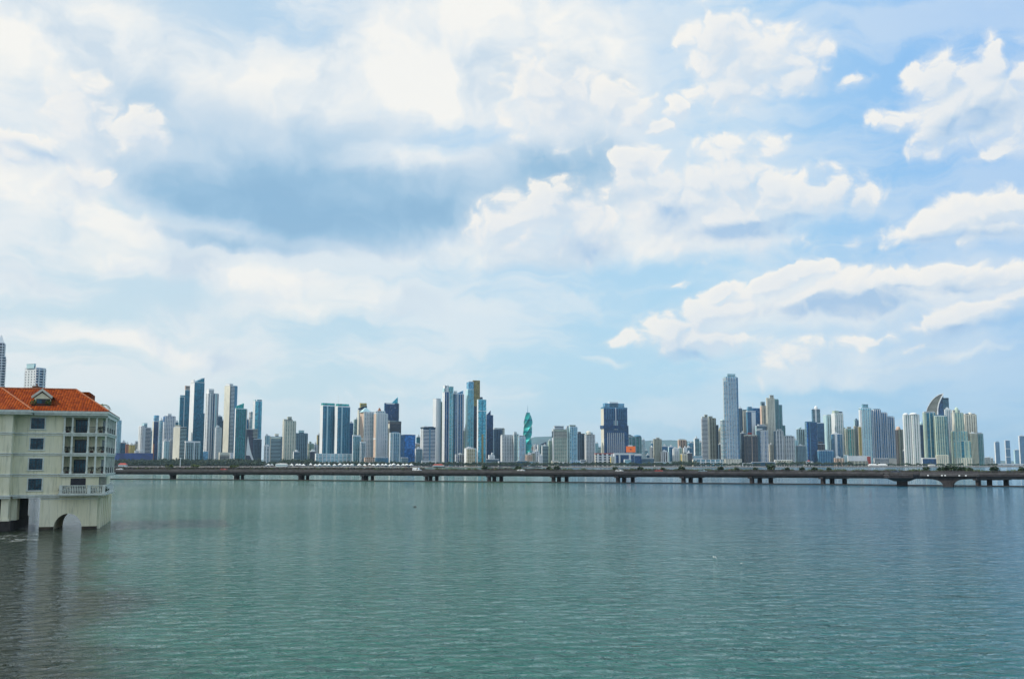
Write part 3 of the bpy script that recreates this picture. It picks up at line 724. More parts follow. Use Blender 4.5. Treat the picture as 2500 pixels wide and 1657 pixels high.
A_(AT, AP, 'low white framed block below the slant-roofed blue tower', (1111,1112.5,1136), 1110, .7, SO('white'), dict(c='white',g='deep',b=.2,f=4,fw=.1), 'deep')
A_(AT, AP, 'narrow teal tower between the blue slanted tower and the cyan pair', (1130,1131.5,1139), 1052, 3.2, SO('purple'), ST('palegreen','teal',.35,f=2,fw=.3), 'teal', extra=(('mast',1134,1042,.8),))
A_(OT, OF, 'light cyan tower with taller blue half, left of the gold brown tower', (1136,1142,1156), 951, 2.4, SO('pale'), dict(c='pale',g='cyan',b=.14,f=3,fw=.12), 'cyan', extra=(('vol',1144.5,1156.5,932,GL('sky','bluegrey',.2),'sky',1.2,14,'tall_wing'),), roof=False)
A_(OT, OF, 'gold brown skyscraper, highest of the central cluster', (1153.5,1155.5,1171.5), 929.5, 2.9, SO('brown'), dict(c='gold',g='gold',b=.2,o=.3,s=((0,1,'#plum',0,.70),)), 'gold', cap='gold', roof=False)
A_(OT, OF, 'slim cyan glass skyscraper with gold stripe on its lower front', (1164.5,1167.5,1187), 976, .8, SO('white'), dict(c='pale',g='cyan',b=.14,o=.25,f=0,s=((.42,.62,'gold',0,.48),(.94,1,'white',0,.8),(.50,.53,'bluegrey',.5,1))), 'cyan', extra=(('block',1174,1178.5,969.5,'#navy'),('band',1001.5,1003.5,'white',.4)), cap='pale')
A_(OT, OF, 'low hotel with cream and gold window bands below the cyan skyscrapers', (1133.5,1139,1162), 1095, .5, SO('white'), ST('cream','gold',.42,f=5,fw=.12,o=.5,s=((.9,1,'#cyan'),)), 'gold', cap='white')
A_(OT, OF, 'dark blue wedge tower tapering to a pointed corner', (1187,1188.5,1204), 1014, 2.4, None, GL('deep','dark',.1), 'deep', extra=(('wedge',1189,1198,1012,1002,'#deep'),), cap='dark', roof=False)
A_(AT, AP, 'dark tower with cream right shoulder between the wedge tower and white grid block', (1204,1206,1226), 1048, 2, SO('mid'), dict(c='mid',g='deep',b=.2,f=5,fw=.2), 'deep', extra=(('block',1207,1231,1045,'cream'),('vol',1226,1232.5,1047,SO('cream',ww=4),'grey',1,12)))
A_(AT, AP, 'broad white gridded apartment block left of the spiral tower', (1222,1225.5,1254), 1064, .9, SO('white'), dict(c='white',g='navy',b=.3,f=7,fw=.3), 'navy', extra=(('block',1226,1252,1061.5,'white'),))
A_(AT, AP, 'white and dark columned block joined to the broad gridded one', (1253,1254.5,1266), 1060, 1, SO('white'), dict(c='pale',g='plum',b=.22,f=3,fw=.3), 'plum', extra=(('block',1255,1262,1054,'white'),))
A_(AT, AP, 'cyan gridded block with white lattice in front of the spiral tower', (1264,1266,1282), 1066, .8, SO('pale'), dict(c='white',g='sky',b=.22,f=3,fw=.14), 'sky', extra=(('block',1268,1281,1063,'white'),))
A_(LB, BU, 'small terrace block at the foot of the cyan gridded block', (1216,1218,1262), 1127, .2, SO('white'), ST('white','navy',.5), 'navy', roof=False)
A_(LB, BU, 'dark teal waterfront hall below the cyan gridded block', (1262,1263.5,1288), 1125, .1, None, GL('navy','bluegrey',.2), 'navy', roof=False)
A_(LB, BU, 'white waterfront annex right of the dark teal hall', (1288,1289,1308), 1127, .1, SO('white'), ST('pale','teal',.5), 'teal', roof=False)
A_(LB, BU, 'white church-like house with small steeple below the wedge tower', (1192,1194,1207), 1111, .6, SO('white'), ST('white','navy',.6,f=3,fw=.5), 'navy', extra=(('block',1201,1204.5,1105,'white'),), roof=False)
A_(LB, BU, 'long dark roofed hall right of the cyan skyscraper foot', (1187,1188,1218), 1121, .3, None, ST('grey','plum',.4), 'plum', roof=False)
A_(AT, AP, 'dark grey block just right of the spiral tower foot', (1283,1284.5,1292), 1084, 1.4, SO('mid'), GL('plum','mid',.3), 'plum')
A_(LB, BU, 'pinkish low block under the spiral tower', (1283,1285,1300), 1110, .8, SO('peach'), ST('peach','brown',.5,f=4,fw=.4), 'brown')
A_(LB, BU, 'pale green glass block at the right foot of the spiral tower', (1292,1294,1303), 1100, 1.6, SO('white'), ST('palegreen','teal',.35), 'teal')
A_(AT, AP, 'peach small block behind the foot of the spiral tower', (1297,1298.5,1306), 1090, 3, SO('peach'), ST('peach','grey',.5,f=2,fw=.4), 'grey')
A_(AT, AP, 'white and blue small block right of the spiral tower', (1303,1304.5,1314), 1089, 2.6, SO('white'), dict(c='white',g='blue',b=.3,f=2,fw=.4), 'blue')
A_(LB, BU, 'white low house before the dark angular roofed block', (1304,1306,1317), 1103, 1, SO('white'), ST('white','navy',.5,f=2,fw=.5), 'navy')
A_(LB, BU, 'brown low house in the hollow right of the spiral tower', (1296,1297.5,1306), 1106, .9, SO('cream'), ST('beige','brown',.5,f=2,fw=.4), 'brown')
A_(AT, AP, 'pale block with dark angular pointed roof in the low gap', (1312,1314,1335), 1086, 2.4, SO('white'), dict(c='pale',g='navy',b=.3,f=4,fw=.4), 'navy', extra=(('wedge',1318,1334,1085,1078,'dark'),), roof=False)
A_(AT, AP, 'grey striped mid-rise right of the dark angular roof', (1322,1324,1339), 1089, 1.4, SO('white'), ST('pale','plum',.42), 'plum')
A_(LB, BU, 'small white house low beside the grey striped mid-rise', (1315,1316,1325), 1113, .6, SO('white'), SO('white',ww=4), 'grey')
A_(AT, AP, 'pale green slim tower left of the big banded beige block', (1338,1340,1349), 1076, 1.8, SO('palegreen'), ST('palegreen','green',.4,f=2,fw=.3), 'green')
A_(AT, AP, 'big banded block with dark upper floors and white rooftop arch', (1348,1350,1384), 1048, 1, SO('white'), ST('cream','green',.42,f=7,fw=.1,s=((.0,.03,'white'),)), 'grey', extra=(('band',1052,1068,'#navy',.5),('block',1354,1377,1039.5,'white'),), cap='white')
A_(AT, AP, 'white wing behind the big banded block with navy face', (1382,1383.5,1392), 1043, 1.6, SO('white'), dict(c='pale',g='navy',b=.3,f=2,fw=.3), 'navy', extra=(('block',1372,1391,1040,'white'),))
A_(AT, AP, 'cyan and white gridded glass tower with rounded crown', (1389,1391.5,1409), 1042, 1, SO('pale'), dict(c='pale',g='sky',b=.26,f=3,fw=.14), 'sky', extra=(('block',1391,1406,1037.5,'palegreen'),))
A_(AT, AP, 'dark purple striped tower, left of the pair beside the low podium', (1409.5,1411,1428), 1059, 1.5, SO('purple'), ST('mid','plum',.3,f=3,fw=.2), 'plum', extra=(('block',1412,1419,1054,'brown'),), cap='brown')
A_(AT, AP, 'grey white tower with rounded white crown beside the dark purple one', (1427.5,1430,1452), 1061, 1.3, SO('white'), dict(c='white',g='navy',b=.3,f=6,fw=.32), 'navy', extra=(('block',1431,1448,1056,'pale'),('dome',1432,1444,1051,'cream')))
A_(LB, BU, 'white arched waterfront restaurant below the big banded block', (1346,1348,1363), 1125, .15, SO('cream'), ST('cream','navy',.5,f=4,fw=.4), 'navy', roof=False)
A_(LB, BU, 'long low white roofed hall on the waterfront below the banded block', (1362,1363,1392), 1129, .1, SO('white'), ST('white','navy',.45), 'navy', roof=False)
A_(LB, BU, 'blue low waterfront hall under the cyan gridded tower', (1392,1393,1416), 1125, .1, None, ST('pale','royal',.3,f=5,fw=.1), 'royal', roof=False)
A_(LB, BU, 'small white hall under the dark purple tower', (1417,1418,1430), 1123, .4, SO('white'), ST('white','navy',.5), 'navy', roof=False)
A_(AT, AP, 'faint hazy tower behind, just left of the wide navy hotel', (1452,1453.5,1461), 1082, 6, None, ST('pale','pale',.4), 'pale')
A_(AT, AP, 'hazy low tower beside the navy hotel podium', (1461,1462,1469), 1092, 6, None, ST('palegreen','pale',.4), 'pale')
# --- the wide navy hotel
A_(OT, OF, 'wide navy glass skyscraper with white vertical stripes and dark belt, alone in the gap', (1467.5,1474.5,1532), 995, 1.2, SO('cream'), dict(c='bluegrey',g='deep',b=.10,o=.2,f=0,s=tuple((.14+.085*i,.14+.085*i+.020,'white',.0,.57) for i in range(9))+tuple((.10+.075*i,.10+.075*i+.012,'bluegrey',.80,1) for i in range(5))+tuple((.62+.075*i,.62+.075*i+.012,'bluegrey',.80,1) for i in range(5))+((.485,.515,'white',.62,1),(.42,.44,'pale',.62,.78),(.56,.58,'pale',.62,.78))), 'deep', extra=(('block',1478,1526,985,'#sky'),('block',1490,1511,982,'white'),('band',1038,1046,'#deep',2.0),('vol',1531,1535.5,1041,GL('deep','mid',.2),'deep',2,16),('band',994.5,997,'bluegrey',.5)), cap='bluegrey')
A_(LB, BU, 'cream podium with dark red roof terrace left of the navy hotel', (1452,1454,1499), 1107, .4, SO('cream'), dict(c='white',g='navy',b=.35,f=4,fw=.4,fl=6), 'navy', extra=(('band',1105.5,1108,'red',.6),), cap='red', roof=False)
A_(LB, BU, 'long white framed mall with blue glass walls beneath the orange billboard', (1497,1499,1566), 1108, .3, SO('white'), dict(c='white',g='deep',b=.0,f=0,s=((.0,.06,'white'),(.17,.22,'white'),(.54,.60,'white'),(.0,.5,'pale',0,.2))), 'deep', extra=(('band',1105.5,1110,'white',.8,1500,1549),('band',1107,1112,'white',.4,1549,1566)), cap='white', roof=False)
A_(LB, BU, 'small pale glass entrance block before the blue glass mall', (1523,1525,1541), 1122, .1, SO('white'), GL('pale','pale',.3), 'pale', roof=False)
A_(LB, BU, 'little cream blocks of the mall entrance below the navy hotel', (1490,1492,1500), 1115, .2, SO('yellow'), SO('cream',ww=4), 'brown', roof=False)
A_(OT, OF, 'grey green office block with curved roofs behind the orange billboard', (1533,1537,1566), 1066, 2, SO('mid'), dict(c='grey',g='green',b=.3,f=3,fw=.3), 'green', extra=(('wedge',1536,1550,1060,1066,'mid'),('dome',1550,1566,1061,'bluegrey')), roof=False)
A_(AT, AP, 'hazy pale slim tower right of the curved-roof office block', (1566,1567.5,1575), 1074, 6, None, ST('white','pale',.4), 'pale')
A_(AT, AP, 'hazy grey blue stub right of the blue glass mall', (1574,1575,1582), 1100, 6, None, ST('grey','pale',.4), 'grey')
A_(AT, AP, 'grey low hazy block beside the dark waterfront hall', (1577,1578.5,1587), 1111, 3, SO('grey'), ST('bluegrey','grey',.4), 'grey')
A_(AT, AP, 'slim faint tower behind the white block left of the beige gridded tower', (1589,1590,1597), 1082, 5, None, ST('bluegrey','sky',.4), 'sky')
A_(AT, AP, 'white blank-sided block left of the beige gridded tower', (1586,1592,1597), 1093, 2, SO('white'), ST('white','grey',.4), 'grey')
A_(AT, AP, 'beige gridded tower with small roof box in the low stretch', (1595,1597,1615), 1072, 1.4, SO('beige'), ST('beige','brown',.45,f=5,fw=.45), 'brown', extra=(('block',1603,1611,1068,'cream'),), cap='beige')
A_(LB, BU, 'long dark hall on the shore left of the beige gridded tower', (1565,1566.5,1597), 1119, .4, None, GL('navy','grey',.3), 'navy', roof=False)
A_(LB, BU, 'low white waterfront row below the beige gridded tower', (1597,1599,1640), 1128, .3, SO('white'), ST('pale','grey',.5), 'grey', roof=False)
A_(OT, OF, 'blue grey slab behind the white block with black slots', (1614,1615.5,1633), 1090, 2.4, None, GL('blue','bluegrey',.3), 'blue')
A_(AT, AP, 'white block with black vertical slots', (1613,1616,1632), 1103, 1.2, SO('white'), dict(c='white',g='black',b=.0,f=3,fw=.45,fo=.6), 'black', cap='white')
A_(AT, AP, 'blue grey glass block right of the black-slotted white one', (1631,1633.5,1648), 1091, 1.8, SO('pale'), dict(c='bluegrey',g='blue',b=.3,f=3,fw=.3), 'blue')
A_(AT, AP, 'white speckled block with balconies in the low stretch', (1642,1644.5,1657), 1096, 1.2, SO('white'), ST('white','teal',.5,f=3,fw=.4), 'teal')
A_(AT, AP, 'pale green and white block joined right of the speckled white one', (1655,1657,1665), 1094, 1.5, SO('white'), ST('palegreen','teal',.45,f=2,fw=.3), 'teal')
A_(AT, AP, 'orange beige tower with dark centre above the low stretch', (1655,1657.5,1676), 1074, 2.4, SO('peach'), dict(c='peach',g='plum',b=.3,f=3,fw=.3), 'plum', extra=(('block',1659,1673,1072,'cream'),), cap='cream')
A_(AT, AP, 'small yellowish block at the foot of the orange beige tower', (1662,1664.5,1678), 1108, .8, SO('yellow'), ST('cream','brown',.5,f=3,fw=.4), 'brown', extra=(('block',1670,1677,1104,'beige'),))
A_(AT, AP, 'plain white sliver block beside the orange beige tower', (1668,1670,1678), 1094, 1.4, SO('white'), SO('white'), 'grey')
A_(AT, AP, 'grey blue mid-rise with white crown left of the hazy pair', (1675,1677.5,1690), 1093, 1.8, SO('white'), ST('bluegrey','navy',.4,f=3,fw=.3), 'navy')
A_(AT, AP, 'brown low mid-rise in front of the grey blue one', (1676,1679,1690), 1106, 1, SO('brown'), ST('brown','plum',.4,f=2,fw=.3), 'plum')
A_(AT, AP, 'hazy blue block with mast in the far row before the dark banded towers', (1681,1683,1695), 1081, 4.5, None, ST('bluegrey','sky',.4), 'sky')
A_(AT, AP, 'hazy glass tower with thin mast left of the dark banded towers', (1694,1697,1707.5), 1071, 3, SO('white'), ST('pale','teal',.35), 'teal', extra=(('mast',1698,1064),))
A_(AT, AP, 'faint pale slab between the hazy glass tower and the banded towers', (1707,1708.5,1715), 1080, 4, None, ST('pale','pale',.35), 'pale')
A_(LB, BU, 'white domed hall roof on the shore left of the banded towers', (1689,1691,1715), 1113, 1, SO('white'), ST('white','pale',.6), 'grey', roof=False)
# --- right cluster
A_(AT, AP, 'curved balcony tower with heavy dark and white bands, left of the tallest tower', (1713,1715,1729), 1021, 1.4, ST('white','plum',.45,o=1.5), ST('white','plum',.42,o=1.5,s=((.92,1,'cream'),)), 'plum', extra=(('block',1714,1728,1017.5,'cream'),('block',1722,1729,1012,'beige')), roof=False)
A_(AT, AP, 'brown stepped tower joined right of the heavy banded one', (1727,1729.5,1748), 1021, 1.7, SO('cream'), dict(c='beige',g='brown',b=.35,f=3,fw=.22,s=((.05,.16,'cream'),)), 'brown', extra=(('block',1732,1741,1016,'beige'),('vol',1748,1755,1038,ST('mid','plum',.3),'plum',1,14)), cap='beige')
A_(AT, AP, 'thin tower with yellow peaked crown wedged left of the tallest tower', (1754.5,1756,1765), 1052, 2.6, SO('beige'), ST('beige','navy',.4,f=2,fw=.3), 'navy', extra=(('gable',1756,1765,1040,'yellow'),), roof=False)
A_(OT, OF, 'dark low tower at the left foot of the tallest tower', (1754,1756,1768), 1085, 1.5, SO('mid'), GL('plum','dark',.15), 'plum')
A_(AT, AP, 'tallest skyscraper of all, pale teal with balcony bands and stepped top', (1768.5,1770,1797), 931, 1, ST('white','teal',.28,o=1.4), ST('white','sky',.26,o=1.4,f=4,fw=.08,s=()), 'sky', extra=(('vol',1775,1800,920,ST('white','sky',.26,f=4,fw=.08,o=1.2),'sky',-1.2,18),('block',1778.5,1798,913,'pale'),('vol',1796.5,1804,922,GL('blue','bluegrey',.35),'blue',.5,18),('vol',1765,1769.5,1025,ST('white','teal',.35),'teal',1.5,16)), cap='pale', roof=False)
A_(LB, BU, 'cream blank podium under the tallest skyscraper', (1769,1771,1811), 1121, .5, SO('cream'), SO('cream',ww=7), 'grey', cap='cream', roof=False)
A_(LB, BU, 'long white banded terrace building left of the cream podium', (1690,1693,1764), 1122, .5, SO('cream'), ST('white','teal',.42,f=6,fw=.14,fl=5), 'teal', cap='white', roof=False)
A_(LB, BU, 'small white waterfront house right of the cream podium', (1806,1808,1836), 1131, .2, SO('white'), ST('white','navy',.5,f=3,fw=.3), 'navy', roof=False)
A_(AT, AP, 'grey tower hugging the right side of the tallest skyscraper', (1804,1806,1813), 997, 2.4, SO('mid'), ST('mid','navy',.3,f=1,fw=.3), 'navy')
A_(AT, AP, 'dark lower tower behind the tallest skyscraper base', (1808,1810,1822), 1058, 1.7, SO('mid'), GL('plum','mid',.3), 'plum')
A_(AT, AP, 'cream grey gridded tower second right of the tallest skyscraper', (1811,1814,1826), 1003, 2.8, SO('beige'), ST('cream','grey',.45,f=3,fw=.45), 'grey', extra=(('block',1816,1825,1000,'grey'),), cap='beige')
A_(OT, OF, 'blue tower with blank white upper right panel and white cap', (1823,1826,1846), 1005, 2.2, SO('bluegrey'), dict(c='bluegrey',g='deep',b=.28,s=((.50,.98,'white',.48,.99),)), 'deep', extra=(('band',1002.5,1005,'white',.4),), cap='white', roof=False)
A_(OT, OF, 'broad bright blue tower behind the white-panelled one', (1825,1828,1860), 997, 3.4, SO('bluegrey'), GL('sky','bluegrey',.2,s=((.4,1,'#blue'),)), 'sky', extra=(('block',1828,1838,993,'#sky'),('mast',1841,983,.9)), cap='bluegrey')
A_(AT, AP, 'orange cream tower with grey crown left of the tall cream one', (1857,1861,1873), 991, 2.7, SO('peach'), ST('cream','grey',.42,f=2,fw=.3), 'grey', extra=(('block',1858.5,1870,981,'grey'),), cap='cream')
A_(AT, AP, 'tall cream tower with punched windows and stepped top', (1872,1873.5,1892), 972, 2.2, SO('cream'), ST('cream','brown',.5,f=5,fw=.5), 'brown', extra=(('block',1882,1891.5,964.5,'cream'),), cap='cream')
A_(AT, AP, 'grey green stepped tower joined right of the tall cream one', (1891,1892.5,1902), 975, 2.6, SO('grey'), ST('grey','green',.36,f=3,fw=.2), 'green', extra=(('vol',1900,1911,989,ST('grey','green',.36,f=2,fw=.2),'green',.5,16),('vol',1911,1917.5,1039,ST('grey','green',.36),'green',1,16)), cap='grey')
A_(AT, AP, 'reddish brown banded tower with red roof box in the front row', (1817,1820,1849), 1062, 1, SO('brown'), ST('brown','plum',.42,f=3,fw=.12,s=((.5,.56,'peach'),)), 'plum', extra=(('block',1828,1837,1056,'red'),('band',1061,1065,'cream',.3)), cap='brown')
A_(AT, AP, 'dark banded tower with white roof edge behind the brown one', (1845,1848,1873), 1040, 1.9, SO('pale'), ST('grey','plum',.36), 'plum', extra=(('block',1853,1870,1036,'white'),))
A_(AT, AP, 'white and blue front tower with central white crown box', (1847,1856,1876), 1051, .9, SO('bluegrey',ww=5), dict(c='white',g='blue',b=.35,f=3,fw=.16,s=((.3,.38,'white'),)), 'blue', extra=(('block',1853,1864,1046,'white'),))
A_(AT, AP, 'cream grey slim tower between the front tower and the white-finned one', (1876,1879,1890), 1085, 1.2, SO('cream'), ST('cream','brown',.5,f=2,fw=.3), 'brown')
A_(AT, AP, 'dark tower with bright white fins in front of the grey green stepped one', (1889,1893,1913), 1052, .9, SO('mid'), dict(c='white',g='navy',b=.28,f=3,fw=.22), 'navy', extra=(('block',1901,1910,1048,'white'),))
A_(AT, AP, 'pale tower with zigzag white balconies right of the white-finned one', (1912,1917,1940), 1065, 1, SO('white'), dict(c='white',g='navy',b=.38,f=4,fw=.16), 'navy', extra=(('block',1921,1936,1063,'pale'),('mast',1926,1057)))
A_(AT, AP, 'pale cyan block tucked right of the zigzag balcony tower', (1939,1940.5,1948), 1074, 1.6, SO('pale'), ST('pale','sky',.4,f=2,fw=.3), 'sky')
A_(AT, AP, 'grey pink tower with slanted dark window panel and peaked top', (1945,1948,1967), 1048, 1.8, SO('grey'), dict(c='pale',g='plum',b=.2,f=4,fw=.3), 'plum', extra=(('wedge',1950,1958,1046,1041,'pale'),), roof=False)
A_(AT, AP, 'grey gridded block in front of the grey pink tower', (1943,1947,1968), 1088, 1, SO('grey'), ST('grey','navy',.4,f=6,fw=.35), 'navy')
A_(OT, OF, 'deep royal blue glass tower with light left fins', (1966,1971,1996), 1031, 1.2, ST('pale','blue',.3), dict(c='bluegrey',g='deep',b=.1,o=.2,f=0,s=((.0,.05,'#royal'),(.25,.3,'bluegrey'))), 'deep', extra=(('block',1970,1990,1029,'#deep'),), cap='bluegrey', roof=False)
A_(OT, OF, 'navy tower with white centre strip and white domed crown', (1983,1985,2004), 999, 2, SO('bluegrey'), ST('pale','navy',.26,s=((.34,.52,'white'),)), 'navy', extra=(('dome',1991,1999,990,'white'),('vol',1995,2012,1033,ST('bluegrey','deep',.3),'deep',-1.4,14)))
A_(LB, BU, 'long white low houses on the shore below the white-finned tower', (1890,1893,1935), 1123, .4, SO('white'), ST('cream','navy',.5,f=7,fw=.3), 'navy', roof=False)
A_(LB, BU, 'small white house with red roof among palms below the royal blue tower', (1962,1964,1985), 1127, .3, SO('white'), ST('white','navy',.5,f=3,fw=.4), 'navy', extra=(('gable',1970,1980,1122,'red'),), roof=False)
A_(LB, BU, 'long dark terrace hall on the shore under the reddish brown tower', (1834,1836,1892), 1128, .3, None, ST('bluegrey','navy',.3), 'navy', roof=False)
A_(AT, AP, 'brown grey low tower before the navy domed tower', (1993,1996,2014), 1084, 1.3, SO('white'), ST('brown','plum',.45,f=3,fw=.3), 'plum', extra=(('block',2001,2010,1078,'brown'),))
A_(AT, AP, 'blue grey glass low block right of the brown grey low tower', (1996,1999,2035), 1100, .9, SO('bluegrey'), dict(c='bluegrey',g='blue',b=.35,f=6,fw=.2), 'blue', extra=(('block',2015,2034,1098,'#blue'),))
A_(AT, AP, 'pale grey tower with blank wall left of the white green one', (2011,2018,2033), 1014, 2.4, SO('pale'), dict(c='pale',g='grey',b=.3,f=3,fw=.4,s=((0,.2,'pale'),)), 'grey', extra=(('block',2022,2032,1012,'pale'),))
A_(AT, AP, 'white and green tower with dark boxed right shoulder and finial', (2031,2040,2060), 1009, 2, SO('white'), dict(c='white',g='green',b=.4,f=4,fw=.3), 'green', extra=(('block',2041,2051,1003,'palegreen'),('mast',2046,998,.8),('block',2052,2060,1005,'dark')))
A_(AT, AP, 'slim grey blue front block with one bright white stripe', (2030,2033,2056), 1060, 1.2, SO('bluegrey'), dict(c='grey',g='blue',b=.32,f=3,fw=.14,s=((.25,.48,'white'),)), 'blue')
A_(AT, AP, 'green grey slim tower right of the white and green one', (2056,2058,2065), 1044, 2.6, SO('palegreen'), ST('palegreen','teal',.4,f=1,fw=.3), 'teal')
A_(AT, AP, 'olive green stepped tower with bright teal strip', (2063,2066,2088), 1047, 1.8, SO('beige'), dict(c='beige',g='green',b=.3,f=4,fw=.28,s=((.30,.52,'#emerald'),)), 'green', extra=(('block',2071,2080,1042,'beige'),))
A_(AT, AP, 'brown tower with dark domed lantern crown', (2085,2088,2101), 1040, 2.2, SO('beige'), ST('beige','plum',.42,f=2,fw=.3), 'plum', extra=(('block',2089,2099,1025,'pale'),('dome',2090,2098,1020,'mid')))
A_(AT, AP, 'narrow pale yellow striped tower left of the round glass tower', (2096,2097,2104), 1042, 1.6, SO('cream'), dict(c='yellow',g='brown',b=.1,f=2,fw=.4), 'brown')
A_(AT, AP, 'round-shouldered blue glass tower with crown posts and white left rib', (2098.5,2102,2133), 1001, 1.6, SO('white'), dict(c='bluegrey',g='blue',b=.22,f=5,fw=.16,fc='white',s=((.02,.12,'white'),)), 'blue', extra=(('vol',2105,2128,996,dict(c='pale',g='sky',b=.3,f=4,fw=.2),'sky',-1,14),('block',2109.5,2123,987,'#pale','crown')), roof=False)
tr3 = 'tall blue tower with white ribs, %s of the stepped trio'
A_(AT, AP, tr3 % 'highest and leftmost', (2132,2136,2152.5), 1000, 1.6, SO('white'), dict(c='bluegrey',g='blue',b=.18,f=3,fw=.16,fc='white'), 'blue', extra=(('block',2136,2151.5,998,'#teal'),))
A_(AT, AP, tr3 % 'middle one', (2151.5,2154,2168), 1008, 1.65, SO('white'), dict(c='bluegrey',g='blue',b=.18,f=3,fw=.16,fc='white'), 'blue', extra=(('block',2155,2167,1006.5,'#blue'),))
A_(AT, AP, tr3 % 'lowest and rightmost', (2167,2169.5,2185), 1018, 1.7, SO('white'), dict(c='bluegrey',g='blue',b=.18,f=3,fw=.16,fc='white'), 'blue', extra=(('block',2170,2184,1016,'#blue'),))
A_(AT, AP, 'brown tower with orange domed crown left of the white ribbed pair', (2185,2194,2206), 1049, 1.9, dict(c='brown',g='brown',b=.3,f=2,fw=.4), ST('beige','brown',.45,f=2,fw=.4), 'brown', extra=(('dome',2194,2203,1040,'peach'),), cap='peach', th=40)
A_(AT, AP, 'dark sliver block at the foot of the brown domed tower', (2204,2206,2212), 1100, 1.4, None, GL('plum','mid',.3), 'plum')
wr = 'white tower of thick vertical ribs with domed top, %s of the ribbed pair'
A_(AT, AP, wr % 'left one', (2205.5,2209,2225), 1013, 1.3, SO('white'), dict(c='white',g='green',b=.12,o=.2,f=3,fw=.55), 'green', extra=(('dome',2209,2221,1007.5,'white'),), cap='white')
A_(AT, AP, wr % 'right one', (2224,2229,2246), 1012, 1.25, SO('white'), dict(c='white',g='green',b=.12,o=.2,f=3,fw=.6), 'green', extra=(('dome',2226,2243,1006.5,'white'),), cap='white')
A_(LB, BU, 'long bright white blank hall on yellow base in the right shore row', (2069,2071,2119), 1113, .6, SO('white'), dict(c='white',solid=True), 'grey', cap='white', extra=(('vol',2117,2125,1114,SO('red'),'brown',-.5,12),), roof=False)
A_(LB, BU, 'yellow beige base hall below the bright white hall', (2070,2072,2118), 1125, .4, SO('yellow'), ST('beige','brown',.5,f=5,fw=.3), 'brown', roof=False)
A_(LB, BU, 'dark glass low hall below the stepped blue trio', (2133,2135,2169), 1119, .6, SO('white'), GL('navy','white',.3), 'navy', cap='white', roof=False)
A_(LB, BU, 'grey concrete blank block right of the dark glass hall', (2167,2170,2189), 1118, .5, SO('grey'), SO('concrete'), 'grey', cap='grey', roof=False)
A_(LB, BU, 'peach little house below the slim grey blue front block', (2036,2038,2060), 1118, .6, SO('peach'), ST('peach','brown',.5,f=3,fw=.3), 'brown')
A_(LB, BU, 'light grey blank block between the peach house and the white hall', (2060,2062,2071), 1111, .9, SO('grey'), SO('pale'), 'grey', roof=False)
A_(OT, OF, 'dark slim tower with small white dome behind the ribbed pair', (2246,2248,2257), 1037, 2, None, GL('deep','mid',.2), 'deep', extra=(('dome',2248,2255,1029,'pale'),))
A_(AT, AP, 'teal blue tower with pale left edge below the sail crown', (2254.5,2258,2285), 1007, 1.2, SO('palegreen'), dict(c='bluegrey',g='teal',b=.16,f=3,fw=.12,fc='palegreen',s=((.02,.1,'palegreen'),)), 'teal', extra=(('block',2259,2283,1004.5,'white'),), roof=False)
A_(LB, BU, 'dark boxed podium with white frame below the teal blue tower', (2250,2252.5,2286), 1118, .5, SO('white'), dict(c='white',g='deep',b=0,f=0), 'deep', extra=(('band',1117,1119.5,'white',.5),), cap='white', roof=False)
A_(AT, AP, 'pale green glass tower with gridded cream base below the sail crown', (2283,2286,2314), 1016, 1, SO('palegreen'), dict(c='palegreen',g='teal',b=.3,f=5,fw=.2,s=((.84,1,'#teal'),)), 'teal', extra=(('block',2286,2312,1013.5,'#pale'),('vol',2286,2312,1111,dict(c='cream',g='green',b=.5,f=5,fw=.4),'green',-2.5,8,'base_block','cream')), roof=False)
A_(AT, AP, 'pale lilac white tower right of the sail crown', (2308,2310,2325), 1000, 1.8, SO('white'), dict(c='white',g='pale',b=.35,f=3,fw=.3), 'pale')
A_(AT, AP, 'stepped mint green and cream tower with ornate top on wide cream base', (2326,2330,2354), 1008, 1.2, SO('cream'), dict(c='palegreen',g='teal',b=.42,f=4,fw=.3,s=((0,.1,'cream'),)), 'teal', extra=(('block',2330,2347,1001,'cream'),('dome',2335,2345,993,'palegreen'),('vol',2327,2361,1053,dict(c='palegreen',g='cyan',b=.42,f=5,fw=.2),'cyan',-1.5,12),('vol',2327,2367,1077,dict(c='palegreen',g='cyan',b=.4,f=4,fw=.3,s=((.38,.6,'#teal'),)),'cyan',-3,12),('vol',2328,2369,1118,dict(c='cream',g='green',b=.4,f=7,fw=.4),'green',-4.5,12,'base_block','cream')), roof=False, cap='cream')
A_(AT, AP, 'cream tower with wide colonnaded top behind the dark green pair', (2353,2358,2386), 1012, 1.9, SO('cream'), dict(c='cream',g='brown',b=.42,f=5,fw=.4), 'brown', extra=(('block',2360,2384,1009,'white'),('dome',2368,2378,1006,'cream')), cap='cream')
A_(AT, AP, 'grey cream gridded tower, last big one before the open bay', (2367,2371,2387), 1058, 1.2, SO('beige'), ST('beige','green',.42,f=5,fw=.4), 'green')
A_(AT, AP, 'dark green tower at the right end of the main skyline', (2384,2387,2401), 1058, 1.25, SO('bluegrey'), dict(c='grey',g='green',b=.3,f=3,fw=.2), 'green', extra=(('block',2388,2399,1056,'mid'),))
